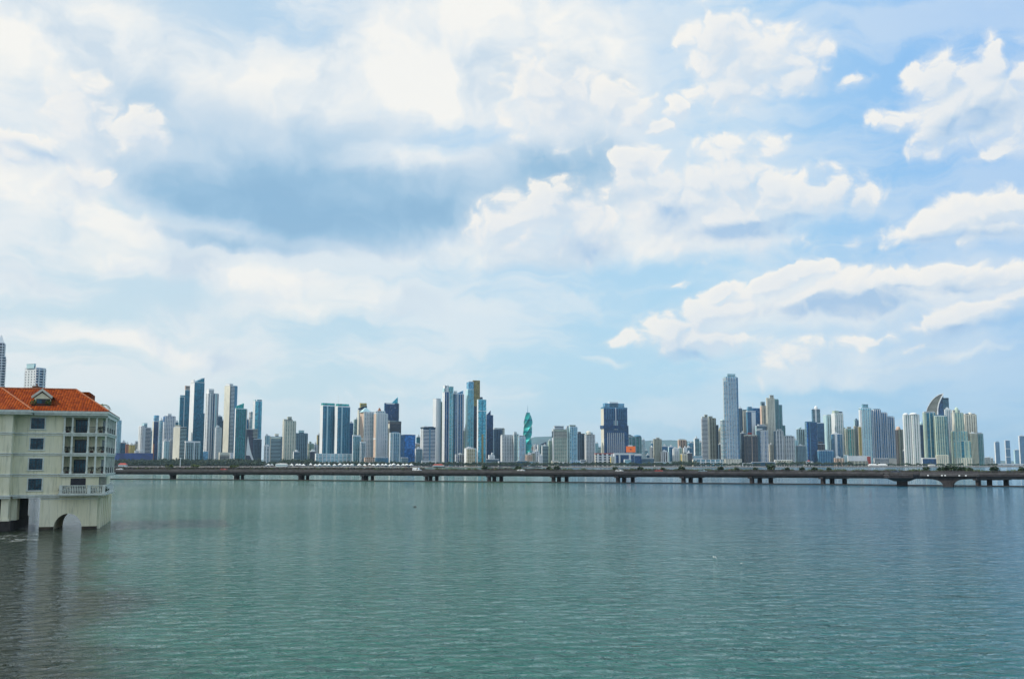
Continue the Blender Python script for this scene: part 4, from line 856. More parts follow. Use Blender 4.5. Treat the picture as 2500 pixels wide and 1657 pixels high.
# --- far right, hazy
for i, (c3, yt, lb) in enumerate([((2404,2405,2411),1117,'tiny faint block, first after the end of the main skyline'),((2411,2412,2418),1116,'tiny faint block, second after the end of the main skyline'),((2419,2420,2425),1118,'tiny faint low block left of the hazy blue towers')]):
    A_(AT, AP, lb, c3, yt, 16, None, ST('cream','grey',.4), 'grey')
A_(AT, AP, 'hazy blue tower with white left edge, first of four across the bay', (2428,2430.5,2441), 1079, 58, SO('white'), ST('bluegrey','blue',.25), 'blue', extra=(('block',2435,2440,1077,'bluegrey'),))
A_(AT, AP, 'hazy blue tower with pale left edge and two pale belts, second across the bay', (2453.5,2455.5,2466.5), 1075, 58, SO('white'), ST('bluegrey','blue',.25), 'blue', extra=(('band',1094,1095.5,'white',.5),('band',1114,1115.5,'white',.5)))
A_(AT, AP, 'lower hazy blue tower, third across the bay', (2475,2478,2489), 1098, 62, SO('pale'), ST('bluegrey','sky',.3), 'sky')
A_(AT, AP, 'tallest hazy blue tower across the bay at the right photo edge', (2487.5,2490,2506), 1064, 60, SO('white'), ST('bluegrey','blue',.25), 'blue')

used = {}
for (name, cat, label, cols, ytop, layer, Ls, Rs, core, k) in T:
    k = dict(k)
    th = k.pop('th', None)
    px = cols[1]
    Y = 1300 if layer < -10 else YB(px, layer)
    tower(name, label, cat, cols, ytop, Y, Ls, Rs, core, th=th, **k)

# --- spiral tower
Ysp = YB(1288, 1.2)
base = at(1288.5, HOR + 8.8 * FOC / Ysp, Ysp)
sp_root = tag(empty('spiral_tower', (base.x, base.y, 2.2)), 'twisting turquoise glass tower like a corkscrew with thin spire', 'office tower')
mb = MB(); nF = 46
Hs = CAMH + (HOR - 1008) * Ysp / FOC - 2.2
def spw(t):   # half width by height
    return 10.5 if t < .78 else 10.5 * (1 - ((t - .78) / .22) ** 1.7 * .62)
prev = None
for i in range(nF):
    t = i / nF; z0 = Hs * i / nF; z1 = Hs * (i + .86) / nF
    a = R(9.0) * i; r = spw(t) * 1.22
    ph = math.floor(i / 10); r *= 1 - .16 * abs(math.sin(math.pi * (i % 10) / 10.0 - math.pi / 2)) ** 2
    ox, oy = 1.3 * math.cos(a * 1.0), 1.3 * math.sin(a * 1.0)
    poly = [(ox + r * math.cos(a + q * math.pi / 2), oy + r * math.sin(a + q * math.pi / 2)) for q in range(4)]
    a2 = a + R(7)
    top = [(ox + r * math.cos(a2 + q * math.pi / 2), oy + r * math.sin(a2 + q * math.pi / 2)) for q in range(4)]
    mb.prism(poly, z0, z1, 1 if i % 10 == 9 else 0, top)
    mb.prism([(x * .93, y * .93) for x, y in poly], z1 - .01, Hs * (i + 1) / nF + .01, 1)
spm = plain('spiral_glass', (.01, .40, .38), .18, .3, .25, .15)
mb.build('shaft', [spm, glassmat('teal')], sp_root)
mb = MB(); mb.tube((0, 0, Hs - 2), (0, 0, Hs + (1008 - 990) * Ysp / FOC), .8, .15, 8)
mb.build('spire', [wallmat('bluegrey')], sp_root)
mb = MB(); mb.box(-15, 15, -12, 14, 0, 18); mb.box(-15.3, 15.3, -12.3, 14.3, 17, 18.2)
mb.build('podium', [glassmat('teal')], sp_root)

# --- sail crowned tower
Y2 = YB(2295, 2.2)
c0 = at(2268, HOR + 8.8 * FOC / Y2, Y2); alpha = math.atan2(c0.x, c0.y)
sail = tag(empty('sail_tower', (c0.x, c0.y, 2.2), -alpha), 'tall tower shaped like a curved white-ribbed sail at the right cluster', 'hotel tower')
k2 = Y2 / FOC / math.cos(alpha) * 1.0
def sl(px, py): return ((px - 2268) * Y2 / FOC * math.cos(alpha), CAMH + (HOR - py) * Y2 / FOC - 2.2)
outer = [(2268,1135),(2268,1005),(2271,996),(2277,986),(2284,977),(2292,970),(2301,965),(2311,962.5)]
inner = [(2310.5,966),(2304,975),(2299,986),(2296,998),(2294.5,1012),(2294.5,1135)]
mb = MB(); pts = [sl(*q) for q in outer + inner]; pts.reverse()
mb.profile(pts[::-1], 0, 20, 0)
for j in range(5, 64):
    z = j * 3.4
    xa = 0.0
    for (p0, p1) in zip(outer[1:], outer[2:]):
        a, b_ = sl(*p0), sl(*p1)
        if a[1] <= z <= b_[1]: xa = a[0] + (b_[0] - a[0]) * (z - a[1]) / (b_[1] - a[1])
    zt_ = sl(2294.5, 1000)[1]; xb = sl(2294, 0)[0]
    hit = z <= zt_
    if z > zt_:
        for (p0, p1) in zip(inner, inner[1:]):
            a, b_ = sl(*p1), sl(*p0)
            if a[1] <= z <= b_[1]: xb = a[0] + (b_[0] - a[0]) * (z - a[1]) / (b_[1] - a[1]) - .5; hit = True
    if hit and xb - xa > 2 and z < sl(0, 968)[1]: mb.box(xa + .4, xb, -.7, .3, z, z + 1.2, 1)
mb.build('shaft', [glassmat('plum'), wallmat('beige')], sail)
def rib(path, wdt, name):
    mb = MB()
    for p0, p1 in zip(path, path[1:]):
        a, b_ = Vector(sl(*p0)), Vector(sl(*p1)); d = (b_ - a).normalized(); n_ = Vector((-d.y, d.x)) * wdt / 2; e_ = d * .4
        mb.profile([tuple(a - e_ - n_), tuple(b_ + e_ - n_), tuple(b_ + e_ + n_), tuple(a - e_ + n_)], -2.2, 21)
    mb.build(name, [wallmat('white')], sail)
rib(outer[1:], 1.6, 'outer_rib')
rib([(2311,963),(2304,975),(2299,986),(2296,998),(2294.5,1013)], 2.6, 'inner_rib')
mb = MB(); a = sl(2296.5, 1015); g1 = [(2296.5,1135),(2297,1000),(2300,988),(2305,977),(2311,968),(2311,1135)]
mb.profile([sl(*q) for q in g1][::-1], 2, 18); mb.build('blue_wing', [glassmat('deep')], sail)
mb = MB(); xa, xb = sl(2309, 0)[0], sl(2323.5, 0)[0]; mb.box(xa, xb, 1, 17, 0, sl(0, 973)[1])
for j in range(30, int(sl(0, 973)[1] / 3.4)): mb.box(xa + .2, xb - .2, .2, 1.1, j * 3.4, j * 3.4 + .6, 1)
mb.build('side_block', [glassmat('navy'), wallmat('bluegrey')], sail)

# --- white curved sail monument at the left cluster
Y3 = YB(606, .5); c1 = at(600, HOR + 8.8 * FOC / Y3, Y3); al = math.atan2(c1.x, c1.y)
mon = tag(empty('curved_fin', (c1.x, c1.y, 2.2), -al), 'tall white curved concrete fin sweeping down between dark blocks, left cluster', 'monument')
def ml(px, py): return ((px - 600) * Y3 / FOC * math.cos(al), CAMH + (HOR - py) * Y3 / FOC - 2.2)
cur = [(603,1064),(605,1074),(607,1085),(610,1097),(613.5,1109),(618,1120),(625,1130),(630,1135)]
lef = [(621,1135),(614,1122),(609,1112),(600,1111),(600.5,1098),(601.5,1080)]
mb = MB(); mb.profile([ml(*q) for q in cur + lef], 0, 5); mb.build('fin_wall', [wallmat('white')], mon)
mb = MB(); mb.profile([ml(*q) for q in [(637,1125),(644,1129),(651,1132),(651,1135),(640,1135),(634,1128)]], 0, 5); mb.build('fin_tail', [wallmat('white')], mon)

# --- orange billboard on posts above the mall
Y4 = YB(1540, .3); c2 = at(1529, HOR + 8.8 * FOC / Y4, Y4); al = math.atan2(c2.x, c2.y)
bbr = tag(empty('billboard', (c2.x, c2.y, 2.2), -al), 'large orange billboard with dark round emblem over the blue glass mall', 'billboard')
q = Y4 / FOC * math.cos(al); zf = lambda py: CAMH + (HOR - py) * Y4 / FOC - 2.2
mb = MB(); mb.box(0, 22.8 * q, 2.0, 3.2, zf(1103.6), zf(1089.5)); mb.build('panel', [plain('billboard_orange', COL['orange'], .5, 0, .05)], bbr)
mb = MB(); cxm, czm = 11.2 * q, zf(1097)
for (r1, n_) in ((2.5, 14),):
    p0 = [(cxm + r1 * math.cos(2 * math.pi * i / n_), czm + r1 * .8 * math.sin(2 * math.pi * i / n_)) for i in range(n_)]
    mb.profile(p0, 1.85, 2.0)
mb.build('emblem', [plain('emblem_dark', (.30, .03, .01), .5, 0, .1)], bbr)
mb = MB(); mb.box(4.5 * q, 16 * q, 2.2, 4, zf(1089), zf(1087)); mb.build('top_light_box', [wallmat('white')], bbr)
for xx in (3, 11, 19):
    mb = MB(); mb.box(xx * q, xx * q + .8, 3.3, 4.2, 0, zf(1092)); mb.build('post', [wallmat('grey')], bbr)

# --- long blue hoarding on the left shore
Y5 = YB(300, .8); f0 = at(268, 1117, Y5); f1 = at(371, 1117, Y5)
mb = MB(); hz0, hz1 = 2.2, CAMH + (HOR - 1106) * Y5 / FOC
mb.box(f0.x, f1.x, Y5, Y5 + 8, 2.2, hz1)
for i in range(24):
    x = f0.x + (f1.x - f0.x) * (i + .5) / 24; mb.box(x - .15, x + .15, Y5 - .3, Y5 + .1, 2.2, hz1 + .4)
tag(mb.build('site_fence', [plain('fence_blue', (.012, .05, .20), .6, 0, .3, .05)]), 'long dark blue hoarding along the shore at the far left', 'fence')

# --- far causeway at the right end
Y6 = 4300; k0 = at(2412, 1136, Y6); k1 = at(2560, 1136, Y6)
cw = tag(empty('far_causeway', (k0.x, Y6, 0)), 'thin white viaduct low over the water at the far right', 'bridge')
mb = MB(); mb.box(0, k1.x - k0.x, 0, 12, 4.2, 6.6); mb.build('deck', [wallmat('white')], cw)
for i in range(14):
    mb = MB(); x = 6 + i * (k1.x - k0.x) / 14; mb.box(x, x + 3, 2, 10, -1, 4.2); mb.build('pier', [wallmat('concrete')], cw)

# ================================================================== vegetation helpers
leaf_cols = {}
def leafmat(key, c1, c2):
    if key in leaf_cols: return leaf_cols[key]
    m, b, p = new_mat(key)
    g = b.n('ShaderNodeNewGeometry')
    b.link(b.mix(g.outputs['Random Per Island'], c1, c2), p.inputs['Base Color'])
    p.inputs['Roughness'].default_value = 0.6
    leaf_cols[key] = m
    return m
LEAF = leafmat('leaf_dark', (.008, .030, .014), (.030, .070, .024))
LEAF2 = leafmat('leaf_bright', (.03, .07, .012), (.12, .16, .03))
BARK = plain('bark', (.10, .075, .05), .9, 0, .3, 3)

def clump(mb, x, y, z, r, rz, n, s, rr):
    for _ in range(n):
        u = rr.uniform(-1, 1); a = rr.uniform(0, 2 * math.pi); q = rr.random() ** .4
        h = math.sqrt(1 - u * u)
        c = Vector((x + r * q * h * math.cos(a), y + r * q * h * math.sin(a), z + rz * q * u))
        n1 = Vector((rr.gauss(0, 1), rr.gauss(0, 1), rr.gauss(0, 1) + .3)).normalized()
        t = n1.orthogonal().normalized(); w_ = n1.cross(t); k = s * rr.uniform(.6, 1.4)
        mb.quad([c - t * k, c + w_ * k * .6, c + t * k, c - w_ * k * .6])

# dense wood and park trees along the far shore (reads as one green mass)
rr = random.Random(11)
mb = MB(); tr = MB()
def tree_at(px, Y, htop, rad):
    x = (px - 1250) / FOC * Y
    k = rr.randint(3, 5)
    for _ in range(k):
        ox, oy = rr.gauss(0, rad * .5), rr.gauss(0, rad * .5); rz = htop * rr.uniform(.22, .34)
        clump(mb, x + ox, Y + oy, 2.2 + htop * rr.uniform(.55, .80) , rad * rr.uniform(.5, .8), rz, 16, 1.5, rr)
    tr.cyl(x, Y, 2.0, 2.2 + htop * .6, .5, .25, 5)
def band(p0, p1, step, ylo, yhi, hlo, hhi, dens=1.0):
    px = p0
    while px < p1:
        px += step * rr.uniform(.6, 1.4)
        if rr.random() < dens:
            sh = 0
            Y0 = YB(px, 0) - 30
            tree_at(px, Y0 + rr.uniform(ylo, yhi), rr.uniform(hlo, hhi), rr.uniform(3.5, 6.5))
band(262, 640, 2.2, -38, 20, 9, 17)
band(262, 640, 1.6, -36, -28, 5, 10)
band(262, 640, 2.0, 0, 60, 13, 20)
band(640, 690, 3, -38, 10, 7, 13)
band(690, 772, 2.0, -25, 30, 12, 20)
band(772, 1010, 3.0, -20, 12, 8, 14)
band(1000, 1310, 3.0, -35, 5, 6, 12)
band(1310, 1700, 3.2, -38, 5, 6, 11)
band(1640, 1700, 3, -20, 10, 9, 15)
band(1690, 1900, 4.5, -32, 0, 5, 9, .8)
band(1890, 2070, 3.2, -32, 10, 6, 13)
band(2060, 2420, 5, -25, 5, 4, 8, .8)
o = mb.build('shoreline_trees', LEAF); tag(o, 'dark green belt of trees along the foot of the city', 'trees', kind='stuff')
o2 = tr.build('shoreline_trunks', BARK); o2.parent = o

# individual palms standing in front of the right-hand shore
def palm_meshes(h, fl, nf, seed, wide=.35):
    r3 = random.Random(seed)
    t = MB(); p0 = Vector((0, 0, 0))
    for i in range(5):
        p1 = Vector((.06 * h * ((i + 1) / 5) ** 2, 0, h * (i + 1) / 5)); t.tube(p0, p1, .05 * h ** .5 * (1.25 - i * .1), .05 * h ** .5 * (1.15 - i * .1), 7); p0 = p1
    f = MB()
    for i in range(nf):
        a = 2 * math.pi * i / nf + r3.uniform(-.25, .25); up = r3.uniform(.15, 1.0); L_ = fl * r3.uniform(.8, 1.15)
        d = Vector((math.cos(a), math.sin(a), 0)); side = Vector((-math.sin(a), math.cos(a), 0))
        prev = p0; pts = [p0]
        for s_ in range(1, 8):
            q = s_ / 7
            pts.append(p0 + d * L_ * q * (.95 - .15 * q) + Vector((0, 0, L_ * (up * q - (.55 + up * .75) * q * q))))
        for s_ in range(7):
            a0, a1 = pts[s_], pts[s_ + 1]; w0 = wide * fl * .35 * math.sin(math.pi * (s_ + .6) / 8.2); 
            for sg in (-1, 1):
                for e in range(3):
                    b0 = a0.lerp(a1, e / 3); b1 = a0.lerp(a1, (e + .6) / 3)
                    tip = b1 + side * sg * w0 * 2 + d * w0 * .8 - Vector((0, 0, w0 * .9))
                    f.quad([b0, b1, tip])
    return t, f
def palm(name, label, loc, h, fl, nf, seed, group=None, cat='palm'):
    r = tag(empty(name, loc, seed * 1.3), label, cat, group)
    t, f = palm_meshes(h, fl, nf, seed)
    t.build('trunk', BARK, r); f.build('crown', LEAF2, r)
    return r

# ================================================================== market tents, pavilions, mast on the left shore
tentmat = plain('tent_canvas', (.80, .80, .77), .7, 0, .06, .5)
def tent_mesh():
    mb = MB()
    mb.prism([(-4, -4), (4, -4), (4, 4), (-4, 4)], 2.4, 5.2, 0, [(-.3, -.3), (.3, -.3), (.3, .3), (-.3, .3)])
    mb.prism([(-4, -4), (4, -4), (4, 4), (-4, 4)], 2.1, 2.39)
    return mb
tent0 = tag(empty('market_tent', (0, 0, 2.2)), 'white peaked market tent in the long row on the left-centre shore', 'tent', 'white peaked tents on the shore')
tent_mesh().build('canopy', tentmat, tent0)
for sx_ in (-3.8, 3.8):
    mb = MB(); mb.tube((sx_, -3.8, 0), (sx_, -3.8, 2.2), .1); mb.build('pole', tentmat, tent0)
def copy_tree(o, parent=None):
    c = o.copy(); col.objects.link(c)
    if parent: c.parent = parent
    for ch in o.children: copy_tree(ch, c)
    return c
tent_px = [660, 668, 681, 690, 704, 716, 729, 736, 745, 762, 774, 784, 797, 806, 820, 833, 844, 852, 862, 880, 893, 905, 914, 925, 936, 944, 955, 963, 974, 986, 995, 1006]
for i, px in enumerate(tent_px):
    t_ = tent0 if i == 0 else copy_tree(tent0)
    Y = 2412 + (i * 7 % 5) * 2 - 18
    t_.location = ((px - 1250) / FOC * Y, Y, 2.2 if i % 3 else 3.0); t_.rotation_euler.z = .2 * (i % 4)
    t_.scale = (1, 1, 1.15 + .2 * (i % 2))
def shed(name, label, px0, px1, Y, z0, z1, matk, over=1.0):
    x0, x1 = (px0 - 1250) / FOC * Y, (px1 - 1250) / FOC * Y
    r = tag(empty(name, (x0, Y, 2.2)), label, 'building')
    w_ = x1 - x0
    mb = MB(); mb.box(0, w_, 0, 12, 0, z0); mb.build('wall', wallmat('white'), r)
    mb = MB(); mb.prism([(-over, -over), (w_ + over, -over), (w_ + over, 13), (-over, 13)], z0, z1, 0, [(w_ * .15, 5), (w_ * .85, 5), (w_ * .85, 7), (w_ * .15, 7)]); mb.build('roof', matk, r)
    return r
redroof = plain('roof_red', (.38, .06, .04), .8, 0, .2, .3)
shed('pavilion', 'long flat white canopy pavilion left of the tent row', 677, 704, 2385, 5.6, 7.0, tentmat)
shed('pavilion', 'low wide pavilion with dull red roof, right of the tent row', 1058, 1083, 2385, 3.0, 5.6, redroof)
shed('pavilion', 'small white house with red roof among the trees at the far left shore', 296, 314, 2360, 4.0, 8.0, redroof)
shed('pavilion', 'long low white roof on the shore under the bright white hall', 2116, 2136, 2640, 3.0, 5.4, tentmat)
shed('pavilion', 'second low white tented roof just right of the long one', 2139, 2160, 2640, 3.0, 5.6, tentmat)
shed('pavilion', 'small white kiosk on the shore below the sail tower', 2262, 2276, 2655, 3.2, 4.2, tentmat)
r = tag(empty('signal_mast', ((446 - 1250) / FOC * 2385, 2385, 2.2)), 'single white pole rising from the trees below the dark columned block', 'mast')
mb = MB(); mb.tube((0, 0, 0), (0, 0, 19), .9, .7, 8); mb.build('pole', wallmat('white'), r)
mb = MB(); mb.box(-1.8, 1.8, -1, 1, 18.6, 20); mb.build('cap', wallmat('white'), r)

# ================================================================== the viaduct
BENT = [ # photo columns of first, middle and last pier, and the waterline row of the first
 (120,119,118,1168.2),(266,266,265,1168.7),(426,430,434,1169.5),(581,587,598,1170.4),(737,744,755.5,1171.4),(890,898,912.5,1172.8),(1043.5,1053,1068,1174),(1195,1207,1224,1175.2),
 (1350.5,1363.5,1382,1176.4),(1506.5,1521,1542,1177.7),(1665,1682,1706,1178.8),(1830.5,1849,1876,1180),(2002.5,2024,2054.5,1181.6),(2190,2214,2246,1183.6),(2377.5,2404.5,2445,1185.6),(2570,2600,2650,1187.6),(2780,2815,2870,1189.5)]
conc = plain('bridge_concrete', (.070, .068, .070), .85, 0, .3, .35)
concd = plain('bridge_concrete_dark', (.028, .026, .030), .9, 0, .35, .5)  # darker mix for deck slab and pier caps
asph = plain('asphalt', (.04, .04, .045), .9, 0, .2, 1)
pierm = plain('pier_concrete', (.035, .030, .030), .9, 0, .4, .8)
def bent_pts(b_):
    D_ = CAMH * FOC / (b_[3] - HOR)
    p0 = Vector(((b_[0] - 1250) / FOC * D_, D_))
    v2 = (b_[2] - 1250) / FOC
    # far pier: 18 m from the first one, on its own photo column
    A_q = 1 + v2 * v2; B_q = -2 * (p0.x * v2 + p0.y); C_q = p0.length_squared - 18.0 ** 2
    disc = max(0, B_q * B_q - 4 * A_q * C_q); y = (-B_q + math.sqrt(disc)) / (2 * A_q)
    p2 = Vector((v2 * y, y))
    f = (b_[1] - b_[0]) / max(1, (b_[2] - b_[0])) if b_[2] > b_[0] + 1 else .45
    return p0, p0.lerp(p2, min(.6, max(.35, f))), p2
bents = [bent_pts(b_) for b_ in BENT]
via = tag(empty('viaduct', (0, 0, 0)), 'long low concrete road viaduct on short dark piers crossing the bay', 'bridge')
ZG0, ZG1, ZS = 3.3, 4.55, 5.75
def edge(i, off):
    a, m_, c = bents[i]; d = (c - a).normalized()
    return a - d * off, c + d * off, d
def strip(name, mat, fn, z0, z1, parent=via, rng=None):
    """one mesh along the whole viaduct; fn(i) -> (near point, far point)"""
    mb = MB(); n = len(bents)
    P_ = [fn(i) for i in range(n)]
    for i in range(n):
        pass
    b0 = len(mb.v)
    for (a, c) in P_:
        mb.v += [(a.x, a.y, z0), (c.x, c.y, z0), (c.x, c.y, z1), (a.x, a.y, z1)]
    for i in range(n - 1):
        q = b0 + 4 * i
        for j in range(4):
            k = (j + 1) % 4
            mb.f.append((q + j, q + k, q + 4 + k, q + 4 + j)); mb.m.append(0)
    mb.f.append((b0, b0 + 3, b0 + 2, b0 + 1)); mb.m.append(0)
    e = b0 + 4 * (n - 1); mb.f.append((e, e + 1, e + 2, e + 3)); mb.m.append(0)
    return mb.build(name, mat, parent)
def off_pair(o1, o2):
    """offsets measured from the near pier line along each bent"""
    def fn(i):
        a, m_, c = bents[i]; d = (c - a).normalized()
        return a + d * o1, a + d * o2
    return fn
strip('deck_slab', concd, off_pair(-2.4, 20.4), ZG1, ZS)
strip('roadway', asph, off_pair(-1.9, 8.2), ZS + .004, ZS + .10)
strip('roadway', asph, off_pair(9.9, 19.9), ZS + .004, ZS + .10)
for k, (a, c) in enumerate(((-.9, 1.9), (5.0, 7.2), (10.8, 13.0), (16.2, 18.9))):
    strip('girder', conc, off_pair(a, c), ZG0, ZG1 - .004)
strip('parapet', conc, off_pair(-2.42, -2.0), ZS - .25, ZS + .75)
strip('parapet', conc, off_pair(20.0, 20.42), ZS - .25, ZS + 1.3)
strip('waterline_shade', pierm, off_pair(-1.2, .2), -.6, .5)  # added dark strip, stands in for the deck's shade on the water
strip('median_planter', conc, off_pair(8.3, 9.8), ZS + .0045, ZS + .9)
# railing: two rails and posts along the near side
rail = MB(); m_r = plain('railing_metal', (.10, .09, .10), .5, .3, .1)
for i in range(len(bents) - 1):
    a0, a1 = edge(i, 2.2)[0], edge(i + 1, 2.2)[0]
    for h in (1.15, 1.5):
        rail.tube((a0.x, a0.y, ZS + h), (a1.x, a1.y, ZS + h), .06, None, 4)
    n = 22
    for k in range(n):
        q = a0.lerp(a1, k / n); rail.box(q.x - .09, q.x + .09, q.y - .09, q.y + .09, ZS + .75, ZS + 1.55)
rail.build('railing', m_r, via)
for i, (a, m_, c) in enumerate(bents):
    ax = (c - a).normalized(); px_, = (ax.orthogonal(),) if False else (Vector((-ax.y, ax.x)),)
    if BENT[i][0] == 2190: continue
    for q in (a, m_, c):
        mb = MB(); w_ = .86
        P4 = [q - ax * w_ - px_ * w_, q + ax * w_ - px_ * w_, q + ax * w_ + px_ * w_, q - ax * w_ + px_ * w_]
        if (P4[1] - P4[0]).cross(P4[2] - P4[1]) < 0: P4.reverse()
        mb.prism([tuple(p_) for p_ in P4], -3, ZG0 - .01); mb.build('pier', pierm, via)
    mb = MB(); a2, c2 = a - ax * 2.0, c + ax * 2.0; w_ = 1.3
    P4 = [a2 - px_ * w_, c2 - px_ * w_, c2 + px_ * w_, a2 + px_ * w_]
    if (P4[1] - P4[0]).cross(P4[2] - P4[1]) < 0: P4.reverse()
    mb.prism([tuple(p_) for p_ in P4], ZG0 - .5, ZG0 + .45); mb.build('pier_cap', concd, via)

# lookout platform bulging out of the viaduct (right)
def deckpt(px, D_): return Vector(((px - 1250) / FOC * D_, D_))
DP = 484.0
pc0, pc1 = deckpt(2150, DP + 8), deckpt(2236, DP + 2)
T_ = (pc1 - pc0).normalized(); N_ = Vector((T_.y, -T_.x))
Lp = (pc1 - pc0).length
def pl(u, v): p_ = pc0 + T_ * u + N_ * v; return (p_.x, p_.y)
plat = [pl(0, -6), pl(0, 2.2), pl(2.6, 5.5), pl(Lp - 2.6, 5.5), pl(Lp, 2.2), pl(Lp, -6)]
def shr(k, dv=0): return [pl(Lp * .5 + (u - Lp * .5) * k, v * (k if v > 0 else 1)) for u, v in ((0, -6), (0, 2.2), (2.6, 5.5), (Lp - 2.6, 5.5), (Lp, 2.2), (Lp, -6))]
look = tag(empty('lookout_platform', (0, 0, 0)), 'polygonal lookout platform bulging from the viaduct on one thick pier', 'platform')
mb = MB(); mb.prism(plat, 3.9, 5.0); mb.build('floor_slab', concd, look)
mb = MB(); mb.prism(shr(.42), 2.3, 3.89, 0, shr(.93)); mb.build('flared_support', conc, look)
mb = MB(); mb.prism([pl(Lp * .36, -4), pl(Lp * .36, 1.5), pl(Lp * .66, 1.5), pl(Lp * .66, -4)], -3, 2.29); mb.build('pier', pierm, look)
mb = MB()
for (p_, q_) in zip(plat, plat[1:]):
    p_, q_ = Vector(p_), Vector(q_); d = (q_ - p_); n = max(2, int(d.length / 1.1))
    for h in (6.1,): mb.tube((p_.x, p_.y, h), (q_.x, q_.y, h), .09, None, 4)
    for k in range(n + 1):
        w_ = p_ + d * k / n; mb.box(w_.x - .12, w_.x + .12, w_.y - .12, w_.y + .12, 5.0, 6.1)
    e_ = d.normalized() * .02; nn = Vector((-d.y, d.x)).normalized() * .1
    mb.prism([tuple(p_ - nn), tuple(q_ - nn), tuple(q_ + nn), tuple(p_ + nn)], 5.0, 5.45)
mb.build('railing', conc, look)

# haunched pier with curved brackets (right)
DA = 470.0
ha0 = deckpt(2244, DA + 6); ha1 = deckpt(2374, DA - 4); Th = (ha1 - ha0).normalized(); Nh = Vector((Th.y, -Th.x)); Lh = (ha1 - ha0).length
hau = tag(empty('haunched_pier', (ha0.x, ha0.y, 0), math.atan2(Th.y, Th.x)), 'dark mushroom-shaped pier with curved brackets under the widened viaduct', 'pier')
c_ = Lh * .475; hw = Lh * .092; outl = []
for k in range(9):
    t = k / 8 * math.pi / 2; outl.append((c_ - hw - 5.2 * (1 - math.sin(t)) - .0, 3.55 - 3.0 * (1 - math.cos(t))))
prof = [(0, 4.9), (0, 3.75), (c_ - hw - 6.5, 3.62)] + outl + [(c_ - hw, -3), (c_ + hw, -3)] + [(2 * c_ - x, z) for x, z in reversed(outl)] + [(2 * c_ - (c_ - hw - 6.5), 3.62), (Lh, 3.75), (Lh, 4.9)]
mb = MB(); mb.profile(prof, -3, 6); mb.build('bracket_wall', pierm, hau)
mb = MB(); mb.box(-1, Lh + 1, -4.2, 5, 4.91, 5.8); mb.build('deck_edge', conc, hau)
mb = MB()
for k in range(30): x = Lh * k / 29; mb.box(x - .08, x + .08, -4.1, -3.95, 5.8, 6.9)
mb.box(-1, Lh + 1, -4.14, -3.94, 6.9, 7.05); mb.build('railing', m_r, hau)
for k, xx in enumerate((Lh * .1, Lh * .36, Lh * .42, Lh * .68, Lh * .8)):
    mb = MB(); mb.box(xx, xx + .7, -4.45, -4.21, 5.0, 5.5); mb.build('pale_plate', wallmat('white'), hau)

# shrubs planted on the viaduct
def shrub_mesh(seed, r=1.0, n=90, s=.3):
    mb = MB(); q = random.Random(seed)
    clump(mb, 0, 0, .95, r, .85, n, s, q); clump(mb, .5, .2, .6, r * .7, .6, n // 2, s, q); clump(mb, -.5, -.1, .65, r * .7, .55, n // 2, s, q)
    return mb
sh_protos = []
def deck_at(px, across=9.0):
    for i in range(len(bents) - 1):
        pa = off_pair(across, across + 1)(i)[0]; pb = off_pair(across, across + 1)(i + 1)[0]
        va, vb_ = pa.x / pa.y, pb.x / pb.y; v = (px - 1250) / FOC
        if va <= v <= vb_:
            return pa.lerp(pb, (v * pa.y - pa.x) / ((pb.x - pa.x) - v * (pb.y - pa.y))), (pb - pa).normalized()
    return None, None
big_list = [(1183, 1.9), (1265, 1.8), (1340, 1.6), (1359, 1.8), (1500, 1.5), (1561, 1.6), (1614, 1.3), (1661, 1.8), (1755, 1.7), (1793, 1.4), (1840, 1.4), (1877, 2.3), (1916, 1.4), (1952, 1.5), (1983, 1.5), (2017, 1.4), (2254, 1.7), (2418, 1.9), (2484, 1.7),
            (2288, 1.6), (2302, 2.1), (2316, 2.2), (2330, 1.8), (2345, 1.7), (2358, 1.5)]
p1 = tag(empty('planter_shrub', (0, 0, 0)), 'round dark green bush planted on the viaduct deck', 'shrub', 'bushes on the viaduct')
shrub_mesh(3).build('foliage', LEAF, p1); mb = MB(); mb.tube((0, 0, 0), (0, 0, .8), .09, .05); mb.build('stem', BARK, p1)
WHERE = {1183: 'below the slim cyan skyscraper with the gold stripe', 1265: 'below the cyan gridded block', 1340: 'below the pale green slim tower', 1359: 'below the big banded block with the rooftop arch', 1500: 'below the right edge of the navy hotel',
 1561: 'below the right end of the blue glass mall', 1614: 'below the beige gridded tower', 1661: 'below the orange beige tower', 1755: 'left of the foot of the tallest tower', 1793: 'right under the tallest tower', 1840: 'below the reddish brown banded tower',
 1877: 'biggest of the row, right of the tallest tower', 1916: 'below the tower with dark body and white fins', 1952: 'below the grey pink peaked tower', 1983: 'below the deep royal blue tower', 2017: 'below the brown grey low tower', 2254: 'right of the lookout platform',
 2418: 'below the gap of open bay at the right', 2484: 'nearest the right photo edge'}
nth = ['leftmost', 'second', 'third', 'fourth', 'fifth', 'rightmost']
first = True; nc = 0
for px, s_ in big_list:
    q, _ = deck_at(px, 9.0)
    if q is None: continue
    o = p1 if first else copy_tree(p1); first = False
    o.location = (q.x, q.y, ZS + .85); o.scale = (s_, s_, s_ * .85); o.rotation_euler.z = px * .7
    if px in WHERE: o['label'] = 'round dark bush on the viaduct, ' + WHERE[px]
    else: o['label'] = 'dark bush, %s in the clump above the haunched pier' % nth[nc]; nc += 1
p2 = tag(empty('low_shrub', (0, 0, 0)), 'low yellow-green bush in the planter strip along the viaduct', 'shrub', 'low green bushes along the viaduct')
shrub_mesh(5, 1.2, 60, .28).build('foliage', LEAF2, p2)
first = True; r5 = random.Random(5)
px = 272
